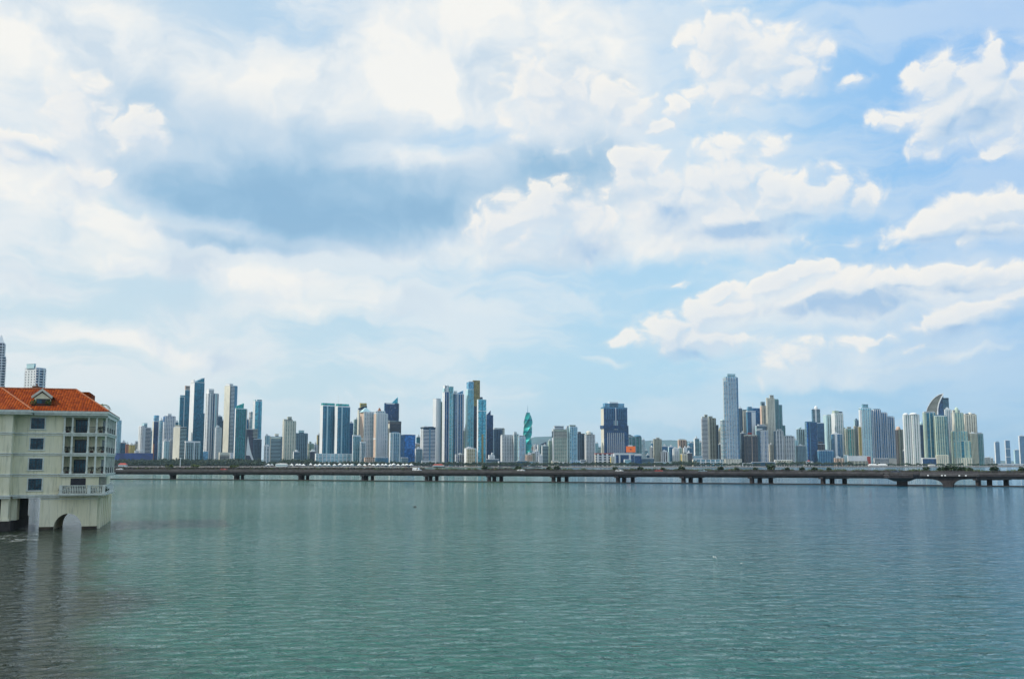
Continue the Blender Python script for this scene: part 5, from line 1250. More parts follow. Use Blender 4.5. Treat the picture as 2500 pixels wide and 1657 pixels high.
while px < 2500:
    px += r5.choice((6, 7, 9, 14, 22)) * (1.6 if px < 1000 else 1)
    q, _ = deck_at(px, r5.choice((8.8, 9.2, 19.4)))
    if q is None: continue
    o = p2 if first else copy_tree(p2); first = False
    s_ = r5.uniform(.6, 1.3); o.location = (q.x, q.y, ZS + .7); o.scale = (s_ * 1.6, s_, s_ * .7); o.rotation_euler.z = r5.uniform(0, 3)
# three taller trees at the left part of the viaduct
for k, (px, s_) in enumerate(((418, 2.6), (484, 2.4), (577, 2.6))):
    q, _ = deck_at(px, 20.0)
    r = tag(empty('roadside_tree', (q.x, q.y, ZS + .2)), ('bushy tree %s on the left part of the viaduct' % ('nearest the house', 'second from the house', 'third from the house')[k]), 'tree')
    mb = MB(); q5 = random.Random(k + 40)
    for e in range(5): clump(mb, q5.uniform(-2.4, 2.4), q5.uniform(-1, 1), 2.6 + q5.uniform(-.5, .7), 1.5, 1.0, 45, .38, q5)
    mb.build('crown', LEAF2, r)
    mb = MB(); mb.tube((0, 0, 0), (0, 0, 2.4), .2, .12); mb.tube((0, 0, 1.4), (1.6, 0, 2.6), .1, .05); mb.tube((0, 0, 1.4), (-1.5, 0, 2.6), .1, .05); mb.build('trunk', BARK, r)

# flowering hedge on the median and along the far side of the viaduct
hb = MB(); rh = random.Random(77); px = 262.0
while px < 2500:
    q, _ = deck_at(px, 9.0); px += 1.1
    if q is None: continue
    top = 8.5 - (px - 262) / 2240 * 1.5
    if px > 1000 and math.sin(px * .021) + .6 * math.sin(px * .057 + 1) < -.1: continue
    clump(hb, q.x, q.y, (ZS + .8 + top) / 2, .7, (top - ZS - .8) / 2 * rh.uniform(.6, 1.05), 7, .36, rh)
    if px < 1250:
        q, _ = deck_at(px, 19.6); clump(hb, q.x, q.y, ZS + 1.6, .7, .8 * rh.uniform(.6, 1.1), 5, .36, rh)
hm_ = new_mat('hedge_leaves'); hbm, b, p = hm_
g = b.n('ShaderNodeNewGeometry')
b.link(b.ramp(g.outputs['Random Per Island'], [(0, (.02, .04, .018)), (.35, (.045, .055, .03)), (.6, (.06, .05, .05)), (.90, (.085, .07, .085)), (.97, (.25, .03, .03)), (1, (.22, .02, .04))], 'CONSTANT'), p.inputs['Base Color'])
p.inputs['Roughness'].default_value = .7
tag(hb.build('median_hedge', hbm), 'scruffy brown-green flowering planting along the viaduct', 'hedge', kind='stuff')

# vehicles
def car(label, px, lane, body, van=False):
    q, t_ = deck_at(px, lane)
    r = tag(empty('passing_van' if van else 'passing_car', (q.x, q.y, ZS + .104), math.atan2(t_.y, t_.x)), label, 'van' if van else 'car')
    L_, W_, H_ = (5.2, 1.95, 2.1) if van else (4.4, 1.8, 1.45)
    mb = MB()
    pr_ = [(-L_/2, .35), (L_/2, .35), (L_/2, .8), (L_/2 - .15, .95), (L_/2 - 1.0, 1.0 if not van else 1.1)] + ([(L_/2 - 1.7, H_), (-L_/2 + .1, H_)] if van else [(L_/2 - 1.75, H_), (-L_/2 + 1.1, H_), (-L_/2 + .45, .98)]) + [(-L_/2, .95)]
    mb.profile(pr_, -W_/2, W_/2); mb.build('body', plain('car_' + body, COL[body], .3, .0, .03), r)
    gl = MB(); zz = (1.05, H_ - .15)
    xa, xb = (L_/2 - 2.3, L_/2 - 1.6) if van else (-L_/2 + 1.1, L_/2 - 1.75)
    for sg in (-1, 1): gl.box(xa, xb, sg * W_/2 - .012, sg * W_/2 + .012, zz[0], zz[1])
    gl.build('side_glass', glassmat('black'), r)
    for x in (-L_/2 + .85, L_/2 - .85):
        for sg in (-1, 1):
            w_ = MB(); w_.tube((x, sg * (W_/2 - .2), .34), (x, sg * (W_/2 + .02), .34), .34, None, 12); w_.build('wheel', plain('rubber', (.02, .02, .02), .9), r)
for a in (('white van driving on the left part of the viaduct', 1020, 4.0, 'white', True), ('white car between two bushes left of the middle of the viaduct', 1272, 6.0, 'white', False),
          ('white car on the viaduct in front of the navy hotel podium', 1510, 6.0, 'white', False), ('dark red car on the viaduct below the yellow-crowned thin tower', 1606, 4.0, 'red', False),
          ('silver grey car on the viaduct left of the tallest tower', 1712, 2.5, 'grey', False), ('dark car on the viaduct beneath the brown domed tower', 2180, 5.5, 'dark', False),
          ('red car on the viaduct below the cream slab tower', 552, 4.0, 'red', False), ('small white car on the viaduct just right of the house', 300, 4.0, 'white', False)):
    car(*a)

# ================================================================== gulls
def gull(name, label, loc, rz, span, dark, flying, lift=.25):
    r = tag(empty(name, loc, rz), label, 'bird')
    mb = MB(); mb.smooth = True
    L_ = span * .38; n = 8
    prev = None
    rings = [(-.5, .02), (-.4, .05), (-.2, .11), (.05, .14), (.25, .11), (.36, .07), (.43, .075), (.5, .03), (.6, .006)]
    for (a, ra), (b_, rb) in zip(rings, rings[1:]):
        mb.tube((a * L_, 0, 0 + (.05 * L_ if a > .3 else 0)), (b_ * L_, 0, 0 + (.05 * L_ if b_ > .3 else 0)), ra * L_, rb * L_, 8)
    if flying:
        for sg in (-1, 1):
            pts = [(0, 0, .02), (.22, .04, lift * .9), (.5, -.10, -lift * .75)]
            for (y0, x0_, z0_), (y1_, x1_, z1_) in zip(pts, pts[1:]):
                c0_ = span * .13 * (1 - y0 * .9); c1_ = span * .13 * (1 - y1_ * 1.6)
                A0 = Vector((x0_ * span + c0_ / 2, sg * y0 * span, z0_ * span)); A1 = Vector((x0_ * span - c0_ / 2, sg * y0 * span, z0_ * span - .01))
                B0 = Vector((x1_ * span + c1_ / 2, sg * y1_ * span, z1_ * span)); B1 = Vector((x1_ * span - c1_ / 2, sg * y1_ * span, z1_ * span - .01))
                u = Vector((0, 0, .02 * span))
                mb.quad([A0, B0, B1, A1]); mb.quad([A0 + u, A1 + u, B1 + u * .4, B0 + u * .4]); mb.quad([A0, A0 + u, B0 + u * .4, B0]); mb.quad([A1, B1, B1 + u * .4, A1 + u])
    else:
        mb.quad([(-.1 * L_, .12 * L_, .1 * L_), (-.75 * L_, .02, .16 * L_), (-.1 * L_, -.12 * L_, .1 * L_)])
    mb.build('body', plain('gull_dark', (.05, .06, .06), .7) if dark else plain('gull_white', (.75, .75, .70), .6), r)
    return r
p_ = at(1013, 1238, 150); gull('flying_gull', 'dark gull gliding low over the water left of centre', p_, R(20), 1.35, True, True, .16)
for (px, py), lb in (((1744, 1363), 'small white gull skimming the water, farther left of two'), ((1810, 1377), 'small pale gull with dark wing on the water, nearer right of two')):
    q = on_water(px, py); gull('floating_gull', lb, (q.x, q.y, .12), R(200), .95, False, px < 1800, .2)

# ================================================================== waterside house (left)
stucco, b, p = new_mat('stucco')
t = b.n('ShaderNodeTexCoord'); ob = t.outputs['Object']
n1 = b.noise(b.vmath('MULTIPLY', ob, (1, 1, .5)), .35, 5, .6); n2 = b.noise(b.vmath('MULTIPLY', ob, (1.5, 1.5, .12)), 1.6, 5, .65); n3 = b.noise(ob, 9, 4, .7)
c1 = b.mix(b.mapr(n1, .35, .68), (.80, .74, .50), (.88, .82, .60))
c1 = b.mix(b.mapr(n2, .48, .72, 0, .55), c1, (.38, .38, .24))
c1 = b.mix(b.mapr(n3, .62, .75, 0, .35), c1, (.40, .38, .26))
b.link(c1, p.inputs['Base Color']); p.inputs['Roughness'].default_value = .9
bp = b.n('ShaderNodeBump'); bp.inputs['Strength'].default_value = .4; bp.inputs['Distance'].default_value = .04
b.link(n3, bp.inputs['Height']); b.link(bp.outputs[0], p.inputs['Normal'])
trim = plain('trim_paint', (.68, .69, .60), .7, 0, .12, 1.5)
tidem = plain('tide_stain', (.05, .035, .02), .7, 0, .5, 1.2)
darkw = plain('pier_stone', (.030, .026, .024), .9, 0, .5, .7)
doorm = plain('dark_timber', (.018, .016, .022), .45, 0, .4, 2)
framem = plain('window_metal', (.02, .03, .035), .4, 0, .2)
winglass = glassmat('navy')
paneg, b, p = new_mat('window_glass')
t = b.n('ShaderNodeTexCoord')
b.link(b.mix(b.mapr(b.noise(t.outputs['Object'], 1.2, 3, .5), .4, .6), (.008, .035, .05), (.03, .10, .13)), p.inputs['Base Color']); p.inputs['Roughness'].default_value = .12

tile, b, p = new_mat('roof_tiles')
t = b.n('ShaderNodeTexCoord'); s = b.n('ShaderNodeSeparateXYZ'); b.link(t.outputs['Object'], s.inputs[0])
TW, TH = .42, .62
ribs = b.math('ABSOLUTE', b.math('SINE', b.math('MULTIPLY', s.outputs[0], math.pi / TW)))
row = b.math('FRACT', b.math('MULTIPLY', s.outputs[1], 1 / TH))
ci = b.n('ShaderNodeCombineXYZ'); b.link(b.math('FLOOR', b.math('MULTIPLY', s.outputs[0], 1 / TW)), ci.inputs[0]); b.link(b.math('FLOOR', b.math('MULTIPLY', s.outputs[1], 1 / TH)), ci.inputs[1])
wn = b.n('ShaderNodeTexWhiteNoise', noise_dimensions='2D'); b.link(ci.outputs[0], wn.inputs['Vector'])
base_c = b.ramp(b.math('ADD', b.math('MULTIPLY', wn.outputs['Value'], .6), b.math('MULTIPLY', b.noise(t.outputs['Object'], .5, 4, .6), .5)), [(.2, (.13, .018, .002)), (.5, (.22, .034, .003)), (.8, (.31, .060, .005))])
base_c = b.mix(b.mapr(ribs, .0, .45, .75, 0), base_c, (.16, .035, .012))
base_c = b.mix(b.mapr(row, .0, .18, .6, 0), base_c, (.20, .045, .015))
b.link(base_c, p.inputs['Base Color']); p.inputs['Roughness'].default_value = .95; p.inputs['Specular IOR Level'].default_value = .12
bp = b.n('ShaderNodeBump'); bp.inputs['Strength'].default_value = .8; bp.inputs['Distance'].default_value = .10
b.link(b.math('ADD', ribs, b.math('MULTIPLY', row, -.4)), bp.inputs['Height']); b.link(bp.outputs[0], p.inputs['Normal'])

O = on_water(235, 1290); HPSI = R(17)
HD = Vector((math.cos(HPSI), math.sin(HPSI), 0)); HS = Vector((-math.sin(HPSI), math.cos(HPSI), 0))
house = tag(empty('waterside_house', (O.x, O.y, 0), HPSI), 'cream four-storey house with orange tile roof standing on piers in the water', 'house')
C0 = Vector((0, 0, CAMH))
def fp(px, py, d=0.0):
    """photo pixel -> (x, z) on the house plane lying d metres behind its front wall"""
    r_ = ray(px, py); q0 = O + HS * d
    k = (q0 - C0).dot(HS) / r_.dot(HS)
    w_ = C0 + r_ * k - O
    return w_.dot(HD), w_.z
XW = fp(33, 1110)[0]; XR = 0.0; XLW = -42.0; DEP = 24.0; WY = -2.4
ze = fp(150, 1014)[1]; zc = fp(150, 1210)[1]
zf = [fp(200, y)[1] for y in (1057, 1106, 1156)]        # floor slab levels, top to bottom
XB = fp(152, 1100)[0]                                   # where the loggias start
XO = fp(263, 1060)[0]                                   # outer right edge of the balconies
BK = 2.5
mb = MB()
mb.box(XW, XB, 0, DEP, zc, ze)                          # plain wall left of the loggias
mb.box(XB + .001, XR, BK, DEP, zf[2], ze)               # recessed wall behind the loggias
mb.box(XB + .001, XR, 0, DEP, zc, zf[2] - .001)         # lowest storey
mb.box(XLW, XW - .001, WY, DEP, zc, ze)                 # projecting left wing
mb.build('wall', stucco, house)
# base block with its arch
ax0, ax1 = fp(130, 1285)[0], fp(199.4, 1285)[0]; atop = fp(165, 1253)[1]; xg = fp(97, 1250)[0]
acx = (ax0 + ax1) / 2; ar = (ax1 - ax0) / 2
arc = [(acx + ar * math.cos(math.pi * k / 16), max(.0, atop * .06) + (atop * .94) * math.sin(math.pi * k / 16)) for k in range(17)]
pr_ = [(xg, -2), (ax0, -2)] + list(reversed([(x, z) for x, z in arc]))[0:] + [(ax1, -2), (XR, -2), (XR, zc - .001), (xg, zc - .001)]
mb = MB(); mb.profile(pr_, 0, 13); mb.box(XR - 1.2, XR, 13.001, DEP, -2, zc - .002); mb.build('arched_base', stucco, house)
mb = MB(); mb.box(xg - .02, ax0 + .02, -.03, .2, -1, .45); mb.box(ax1 - .02, XR + .03, -.03, .2, -1, .45); mb.box(XR, XR + .03, .21, DEP, -1, .45)
mb.build('tide_mark', tidem, house)
mb = MB()
for k in range(7):
    y = .6 + k * 3.8; mb.box(XR, XR + .45, y, y + .9, -1, zc - .4)
mb.build('side_buttress', stucco, house)
# left pier: column, pier wall, dark stone footing
cx0, cx1 = fp(7, 1240)[0], fp(25, 1240)[0]; zt_ = fp(16, 1270)[1]
mb = MB(); mb.box(cx0, cx1, WY + .4, WY + 2.4, zt_, zc - .001); mb.box(cx0 - .15, cx1 + .2, WY + .25, WY + 2.6, zt_ - .01, zt_ + .35); mb.build('column', stucco, house)
mb = MB(); mb.box(cx0 + .3, cx1 + .9, WY + 2.9, 3.4, zt_, zc - .001); mb.build('column', stucco, house)
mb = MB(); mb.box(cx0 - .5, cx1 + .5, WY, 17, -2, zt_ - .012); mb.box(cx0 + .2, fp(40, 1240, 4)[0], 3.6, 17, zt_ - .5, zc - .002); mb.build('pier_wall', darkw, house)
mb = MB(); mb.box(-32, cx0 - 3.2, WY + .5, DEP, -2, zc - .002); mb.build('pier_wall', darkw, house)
# string courses and cornice
mb = MB()
for z in zf:
    for (x0_, x1_, y_) in ((XW, XB, 0), (XLW, XW, WY)):
        mb.box(x0_ - (.0 if y_ == 0 else 0), x1_ + (0 if y_ == 0 else .12), y_ - .16, y_ + .1, z - .16, z + .04); mb.box(x0_, x1_, y_ - .10, y_ + .1, z - .42, z - .28)
    mb.box(XW, XW + .13, WY + .11, -.17, z - .16, z + .04)
mb.build('string_course', trim, house)
mb = MB()
zk = fp(100, 1207)[1]
mb.box(XW + .3, fp(146, 1207)[0], -.38, .1, zk - .25, zk + .03); mb.box(XW + .25, fp(146, 1207)[0], -.24, .1, zk - .55, zk - .251)
mb.box(XLW, XW + .29, WY - .38, WY + .1, zk - .25, zk + .03); mb.box(XLW, XW + .24, WY - .24, WY + .1, zk - .55, zk - .251); mb.box(XW, XW + .29, WY + .101, -.01, zk - .25, zk + .03)
mb.build('cornice', trim, house)
mb = MB(); mb.box(xg - .1, XR + .06, -.07, .0, fp(120, 1216.5)[1] - .14, fp(120, 1216.5)[1]); mb.build('base_moulding', trim, house)
# windows
for (x0_, x1_, y0_, y1_) in ((77, 108.5, 1020, 1046.5), (75, 105.6, 1069.5, 1096.5), (71.6, 103, 1119, 1146), (69.5, 101, 1168, 1196)):
    a0, z1_ = fp(x0_, y0_); a1, z0_ = fp(x1_, y1_)
    mb = MB(); e = .20
    mb.box(a0 - e, a1 + e, -.10, .0, z1_, z1_ + e); mb.box(a0 - e - .06, a1 + e + .06, -.16, .0, z0_ - e, z0_)
    mb.box(a0 - e, a0, -.10, .0, z0_ + .001, z1_ - .001); mb.box(a1, a1 + e, -.10, .0, z0_ + .001, z1_ - .001)
    wf = mb.build('window', trim, house)
    mb = MB(); mb.box(a0, a1, -.02, .0, z0_, z1_); mb.build('pane', paneg, wf)
    mb = MB(); xm = (a0 + a1) / 2
    mb.box(xm - .07, xm + .07, -.075, -.02, z0_, z1_); mb.box(a0, a0 + .08, -.075, -.02, z0_, z1_); mb.box(a1 - .08, a1, -.075, -.02, z0_, z1_)
    for k in (0, 1, 2, 3, 4):
        zz = z0_ + (z1_ - z0_) * k / 4; zz = min(max(zz, z0_ + .04), z1_ - .04); mb.box(a0 + .001, a1 - .001, -.070, -.02, zz - .035, zz + .035)
    for xx in ((a0 + xm) / 2, (a1 + xm) / 2): mb.box(xx - .03, xx + .03, -.066, -.02, z0_, z1_)
    mb.build('sash', framem, wf)
# loggia floors wrapping the corner
lv = [(zf[0], fp(155, 1056)[0]), (zf[1], fp(152, 1107)[0]), (zf[2], fp(147, 1156)[0])]
for z, xa in lv:
    mb = MB()
    L6 = [(xa, -.35), (XO, -.35), (XO + .0, 19), (XR + .01, 19), (XR + .01, BK + .0), (xa, BK)]
    mb.prism([(xa, -.35), (XO, -.35), (XO, BK), (xa, BK)], z - .50, z - .02); mb.prism([(XR + .01, BK + .001), (XO, BK + .001), (XO, 19), (XR + .01, 19)], z - .50, z - .02)
    mb.prism([(xa - .12, -.5), (XO + .15, -.5), (XO + .15, -.3), (xa - .12, -.3)], z - .16, z + .06); mb.prism([(XO - .05, -.299), (XO + .15, -.299), (XO + .15, 19.1), (XO - .05, 19.1)], z - .16, z + .06)
    mb.build('balcony_floor', trim, house)
# posts of the three loggia storeys
tops = [ze, zf[0] - .5, zf[1] - .5]; bots = [zf[0], zf[1], zf[2]]
pxs = [(158, 177.5, 216.5, 236.5), (155, 174.5, 213.5, 233.5), (153, 172.5, 211.5, 231.5)]
XP = [fp(q, 1040, -.1)[0] for q in (158, 177.5, 216.5, 236.5)]
for lvl in range(3):
    for x_ in XP + [XO - .25]:
        mb = MB(); mb.box(x_ - .14, x_ + .14, -.3, -.02, bots[lvl] + .06, tops[lvl]); mb.box(x_ - .19, x_ + .19, -.34, .02, bots[lvl] + .06, bots[lvl] + .35); mb.build('post', trim, house)
    for y_ in (4.2, 9.0, 14.0, 18.6):
        mb = MB(); mb.box(XO - .45, XO - .08, y_, y_ + .4, bots[lvl] + .06, tops[lvl]); mb.build('post', trim, house)
    # railing
    rl = MB(); zz = bots[lvl] + .06
    for h in (.95,):
        rl.box(XP[0], XO - .1, -.13, -.07, zz + h, zz + h + .06); rl.box(XO - .29, XO - .23, .1, 18.8, zz + h, zz + h + .06)
    x = XP[0]
    while x < XO - .1: rl.box(x - .018, x + .018, -.115, -.085, zz, zz + .95); x += .16
    y = .2
    while y < 18.8: rl.box(XO - .275, XO - .245, y, y + .035, zz, zz + .95); y += .25
    rl.build('railing', framem, house)
    # dark french doors behind
    a0, a1 = fp(177, 1040, BK)[0] + .5, fp(213, 1040, BK)[0] + .1
    dz = tops[lvl] - .55
    mb = MB(); mb.box(a0, a1, BK - .06, BK, zz, dz); dr = mb.build('french_door', doorm, house)
    mb = MB()
    for k in range(4): xx = a0 + (a1 - a0) * (k + .12) / 4; mb.box(xx, xx + (a1 - a0) * .19, BK - .075, BK - .06, zz + .3, dz - .2)
    mb.build('pane', paneg, dr)
    mb = MB(); mb.box(XR, XR + .05, BK + 1, BK + 5.5, zz, dz); mb.box(XR, XR + .05, BK + 7.5, BK + 12, zz, dz); dr = mb.build('side_door', doorm, house)
    mb = MB()
    for k in range(5): yy = BK + 1.3 + k * .85; mb.box(XR + .05, XR + .065, yy, yy + .35, zz + .3, dz - .2)
    mb.build('pane', plain('curtain_white', (.35, .40, .42), .8), dr)
# top beam under the eave
mb = MB(); mb.box(XB - .3, XO, -.3, .1, ze - .32, ze - .005); mb.box(XO - .4, XO, .101, 19, ze - .32, ze - .005); mb.build('lintel_beam', trim, house)
# lowest balcony with balustrade
YB0 = -1.7
zb = fp(180, 1206, YB0)[1]; xb0 = fp(144.5, 1200, YB0)[0]; xb1 = fp(256, 1204, YB0)[0]
mb = MB()
mb.prism([(xb0, YB0), (xb1, YB0), (xb1, 19), (xb0, 19)][:4] if False else [(xb0, YB0), (xb1, YB0), (xb1, -.001), (xb0, -.001)], zb - .28, zb); mb.prism([(XR + .001, 0), (xb1, 0), (xb1, 18), (XR + .001, 18)], zb - .28, zb)
mb.prism([(xb0 - .15, YB0 - .15), (xb1 + .15, YB0 - .15), (xb1 + .15, YB0 + .1), (xb0 - .15, YB0 + .1)], zb - .12, zb + .12); mb.prism([(xb1 - .1, YB0 + .101), (xb1 + .15, YB0 + .101), (xb1 + .15, 18), (xb1 - .1, 18)], zb - .12, zb + .12)
mb.build('balcony_floor', trim, house)
bal = MB(); H_ = fp(180, 1184, YB0)[1] - zb
def baluster(x, y):
    for z0_, z1_, r0, r1 in ((.12, .2, .09, .09), (.2, .45, .055, .10), (.45, .85, .10, .05), (.85, 1, .085, .085)):
        bal.cyl(x, y, zb + z0_ * H_, zb + min(z1_, .92) * H_ if z1_ == 1 else zb + z1_ * H_, r0, r1, 6)
n = 26
for k in range(n + 1):
    x = xb0 + .2 + (xb1 - xb0 - .4) * k / n
    if k in (0, 17, n): bal.box(x - .22, x + .22, YB0 - .12, YB0 + .32, zb + .12, zb + H_ * 1.02)
    else: baluster(x, YB0 + .1)
bal.box(xb0, xb1, YB0 - .05, YB0 + .25, zb + H_ * .92, zb + H_); bal.box(xb1 - .3, xb1, YB0 + .251, 18, zb + H_ * .92, zb + H_)
bal.box(xb0, xb0 + .28, YB0 + .251, 0, zb + H_ * .92, zb + H_)
for k in range(44): baluster(xb1 - .15, YB0 + .7 + k * .42)
for k in range(4): baluster(xb0 + .14, YB0 + .5 + k * .35)
bal.build('balustrade', trim, house)
a0, a1 = fp(172, 1180)[0], fp(209, 1180)[0]
mb = MB(); mb.box(a0, a1, -.05, 0, zb + .13, fp(190, 1167)[1]); dr = mb.build('french_door', doorm, house)
mb = MB()
for k in range(6): yy = 1.2 + k * 2.6; mb.box(XR, XR + .05, yy, yy + 1.1, zb + .2, fp(190, 1164)[1])
mb.build('side_shutter', doorm, house)
# eaves
EO = 1.35
zE0, zE1 = ze, fp(170, 1003, -EO)[1]
xe1 = fp(266, 1004, -EO)[0]; xe0 = fp(78, 1003, WY - 1.2)[0]
mb = MB()
def ring(x0_, x1_, y0_, y1_, z0_, z1_): mb.box(x0_, x1_, y0_, y1_, z0_, z1_)
hE = (zE1 - zE0)
ring(xe0 - .001, xe1 - .2, -EO + .2, DEP + .8, zE0, zE0 + hE * .45); ring(xe0 - .002, xe1, -EO, DEP + 1, zE0 + hE * .451, zE1)
ring(XLW, xe0 - .2, WY - 1.0, DEP + .8, zE0 + .004, zE0 + hE * .45 + .004); ring(XLW, xe0, WY - 1.2, DEP + 1, zE0 + hE * .455, zE1 + .004)
mb.build('eave', trim, house)
# main hipped roof
RD = 8.0
xr, zr = fp(186, 951, RD)
mb = MB(); zA = zE1 + .03
xl, yb_ = XLW, DEP + 1.05
mb.quad([(xl, -EO - .05, zA), (xe1 + .05, -EO - .05, zA), (xr, RD, zr), (xl, RD, zr)])
mb.quad([(xe1 + .05, -EO - .05, zA), (xe1 + .05, yb_, zA), (xr, RD + 7, zr), (xr, RD, zr)])
mb.quad([(xe1 + .05, yb_, zA), (xl, yb_, zA), (xl, RD + 7, zr), (xr, RD + 7, zr)])
mb.quad([(xl, RD, zr), (xr, RD, zr), (xr, RD + 7, zr), (xl, RD + 7, zr)])
mb.build('roof', tile, house)
# wing roof (steps forward at the left)
yw = WY - 1.25; zw = zE1 + .034; sl_ = (zr - zA) / (RD + EO)
mb = MB(); run = RD - 1.0 - yw
xh = fp(5, 946, RD)[0]
mb.quad([(xl, yw, zw), (xe0 + .03, yw, zw), (xh, yw + run, zr + .05), (xl, yw + run, zr + .05)])
mb.quad([(xe0 + .03, yw, zw), (xe0 + .03, yw + 2.8, zw), (xh, yw + run + .5, zr + .05), (xh, yw + run, zr + .05)])
mb.build('wing_roof', tile, house)
mb = MB()
def cap(p_, q_, r_=.14): mb.tube(p_, q_, r_, None, 6)
cap((xe1, -EO, zA + .03), (xr, RD, zr + .05)); cap((xl, RD, zr + .05), (xr, RD, zr + .05)); cap((xe0, yw, zw + .03), (xh, yw + run, zr + .08))
mb.build('ridge_tiles', plain('ridge_clay', (.30, .10, .035), .8, 0, .3, 2), house)
# rear raised roof block and rooftop clutter
xa, z1_ = fp(186, 957, 13); xb_, _z = fp(219.5, 957, 13); xc_, z2_ = fp(224.6, 961.5, 13)
mb = MB(); mb.box(xa - 4, xb_, 12, 20, zr - 4, z1_); mb.box(xb_ + .001, xc_, 12.3, 19, zr - 4, z2_); mb.build('rear_roof_block', tile, house)
xa, z1_ = fp(71, 943, 10); xb_, _z = fp(118, 944, 10)
mb = MB(); mb.box(xa, xb_, 9.5, 13, zr - .5, z1_ - .25); mb.box(xa + .5, xb_ - 1.6, 10, 12, z1_ - .249, z1_ + .1); mb.tube((xa + 1.2, 10.4, z1_), (xa + 1.2, 10.4, z1_ + .5), .2, .12); mb.build('rooftop_vent', plain('vent_brown', (.14, .07, .04), .8), house)
# dormer
dY = 1.2
(xd0, _a), (xd1, _b) = fp(77, 985, dY), fp(126, 985, dY); zd1 = fp(103, 953, dY)[1]; zdm = fp(77, 970.5, dY)[1]; zdb = fp(100, 990, dY)[1]; xdm = (xd0 + xd1) / 2
mb = MB(); mb.profile([(xd0 + .35, zdb), (xd1 - .35, zdb), (xd1 - .35, zdm), (xdm, zd1 - .35), (xd0 + .35, zdm)], dY + .2, 7); dm = mb.build('dormer', stucco, house)
mb = MB(); th = .55
mb.profile([(xd0, zdm - .1), (xdm, zd1 - .1 - .0), (xdm, zd1 + th * .6), (xd0 - .12, zdm + th * .5)], dY - .1, dY + .25); mb.profile([(xdm + .001, zd1 - .1), (xd1, zdm - .1), (xd1 + .12, zdm + th * .5), (xdm + .001, zd1 + th * .6)], dY - .1, dY + .25)
mb.build('gable_trim', wallmat('cream'), dm)
mb = MB(); mb.quad([(xd0 - .15, dY - .05, zdm + .16), (xdm, dY - .05, zd1 + .24), (xdm, 7, zd1 + .24), (xd0 - .15, 7, zdm + .16)][::-1]); mb.quad([(xdm, dY - .05, zd1 + .24), (xd1 + .15, dY - .05, zdm + .16), (xd1 + .15, 7, zdm + .16), (xdm, 7, zd1 + .24)][::-1]); mb.build('dormer_roof', tile, dm)
wz0, wz1 = fp(100, 988, dY)[1], fp(100, 973, dY)[1]
mb = MB(); mb.box(fp(88, 980, dY)[0], fp(122, 980, dY)[0], dY + .14, dY + .2, wz0, wz1); dw = mb.build('dormer_window', doorm, dm)
mb = MB(); x0_, x1_ = fp(90, 980, dY)[0], fp(103, 980, dY)[0]
for k in range(2): xx = x0_ + (x1_ - x0_) * k / 2; mb.box(xx, xx + (x1_ - x0_) * .4, dY + .12, dY + .14, wz0 + .25, wz1 - .1)
mb.build('pane', paneg, dw)
mb = MB(); mb.box(xd0 + .1, xd1 - .1, dY - .7, dY + .15, zdb - .3, zdb + .15); mb.build('planter_ledge', darkw, dm)

def hp(x, y, z):
    w_ = O + HD * x + HS * y; return (w_.x, w_.y, z)
# plants around the house
for lb, px, py, d, sc in (('leafy plant at the left of the roof dormer window', 81, 990, .9, .75), ('leafy plant at the right of the roof dormer window', 118, 990, .9, .8)):
    x, z = fp(px, py, d); r = tag(empty('dormer_plant', hp(x, d, z + .05)), lb, 'plant'); r.scale = (sc * .75, sc * .7, sc * .8)
    shrub_mesh(int(px), .8, 60, .2).build('foliage', LEAF2, r)
    mb = MB(); mb.tube((0, 0, 0), (0, 0, .7), .05); mb.build('stem', BARK, r)
x, z = fp(254, 1000, 5); palm('roof_palm', 'green palm rising behind the right hip of the orange roof', hp(x - .3, 5, z - 1.2), 1.9, 1.9, 13, 3)
pots = [(165, 0, 'top'), (164, 1, 'middle'), (164, 2, 'lower'), (224, 1, 'middle'), (224, 2, 'lower'), (246, 0, 'top'), (250, 1, 'middle'), (250, 2, 'lower')]
for k, (px, lvl, nm) in enumerate(pots):
    x = fp(px, 1050 + 48 * lvl, .8)[0]; zz = bots[lvl]
    side = 'left bay' if px < 180 else ('right bay' if px < 240 else 'corner bay')
    r = tag(empty('potted_palm', hp(x, .85, zz)), 'dark potted palm in the %s of the %s loggia' % (side, nm), 'plant')
    mb = MB(); mb.cyl(0, 0, 0, .45, .22, .30, 10); mb.build('pot', plain('clay_pot', (.16, .08, .05), .8), r)
    t_, f_ = palm_meshes(.55, 1.15, 14, 20 + k, .3); f_.build('crown', LEAF, r, (0, 0, .45)); t_.build('trunk', BARK, r, (0, 0, .4))
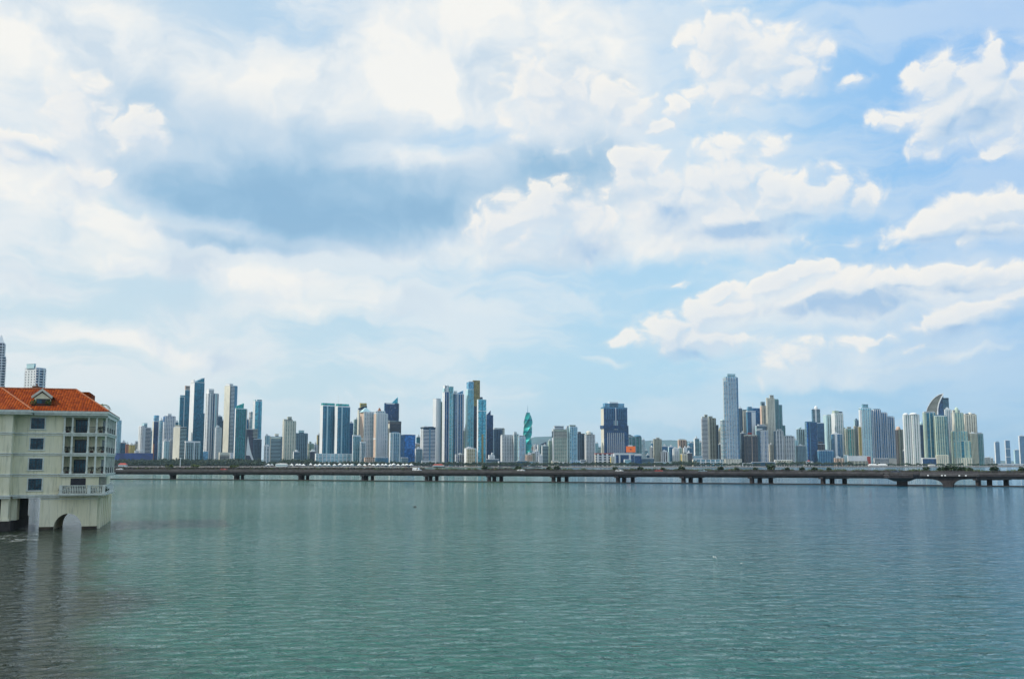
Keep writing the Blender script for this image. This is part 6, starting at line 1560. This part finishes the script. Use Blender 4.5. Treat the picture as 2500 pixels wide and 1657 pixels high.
for lb, px, yy in (('low shrub behind the left end of the white balustrade', 158, 1186), ('low shrub behind the middle of the white balustrade', 222, 1186), ('drooping plant at the right corner of the white balustrade', 253, 1186)):
    x, z = fp(px, yy, -1.0); r = tag(empty('balcony_plant', hp(x, -1.0, zb + .1)), lb, 'plant'); r.scale = (1.0, .7, .75)
    shrub_mesh(int(px), .75, 60, .2).build('foliage', LEAF, r)
    mb = MB(); mb.cyl(0, 0, 0, .4, .2, .28, 8); mb.build('pot', plain('clay_pot', (.16, .08, .05), .8), r)

# whitewater where small waves break on the piers
fm, b, p = new_mat('foam')
t = b.n('ShaderNodeTexCoord'); nn = b.noise(b.vmath('MULTIPLY', t.outputs['Object'], (.6, 1.4, 1)), .8, 6, .7)
p.inputs['Base Color'].default_value = (.62, .66, .62, 1); p.inputs['Roughness'].default_value = .8
b.link(b.mapr(nn, .52, .70, 0, .8), p.inputs['Alpha'])
mb = MB(); r9 = random.Random(2)
for k in range(26):
    px, py = r9.uniform(2, 66), r9.uniform(1306, 1322); q = on_water(px, py); w_ = r9.uniform(.8, 2.4)
    n_ = 9; mb.quad([(q.x + w_ * math.cos(2 * math.pi * e / n_) * r9.uniform(.7, 1.2), q.y + w_ * .8 * math.sin(2 * math.pi * e / n_) * r9.uniform(.7, 1.2), .05 + k * .003) for e in range(n_)])
o = mb.build('sea_foam', fm); tag(o, 'streaks of white foam on the dark water below the house piers', 'foam', kind='stuff')

# ================================================================== air
hzm = bpy.data.materials.new('haze_air'); hzm.use_nodes = True
hzm.node_tree.nodes.clear(); b = NB(hzm.node_tree)
out = b.n('ShaderNodeOutputMaterial'); pv = b.n('ShaderNodeVolumePrincipled')
pv.inputs['Color'].default_value = (.62, .84, 1.0, 1)
pv.inputs['Density'].default_value = 3.3e-5
pv.inputs['Anisotropy'].default_value = 0.0
b.link(pv.outputs[0], out.inputs['Volume'])
mb = MB(); mb.box(-12500, 12500, -700, 18200, -4, 460)
hz_o = mb.build('haze', hzm); hz_o['kind'] = 'stuff'
hz_o['label'] = 'thin blue haze over the bay and city'; hz_o['category'] = 'haze'
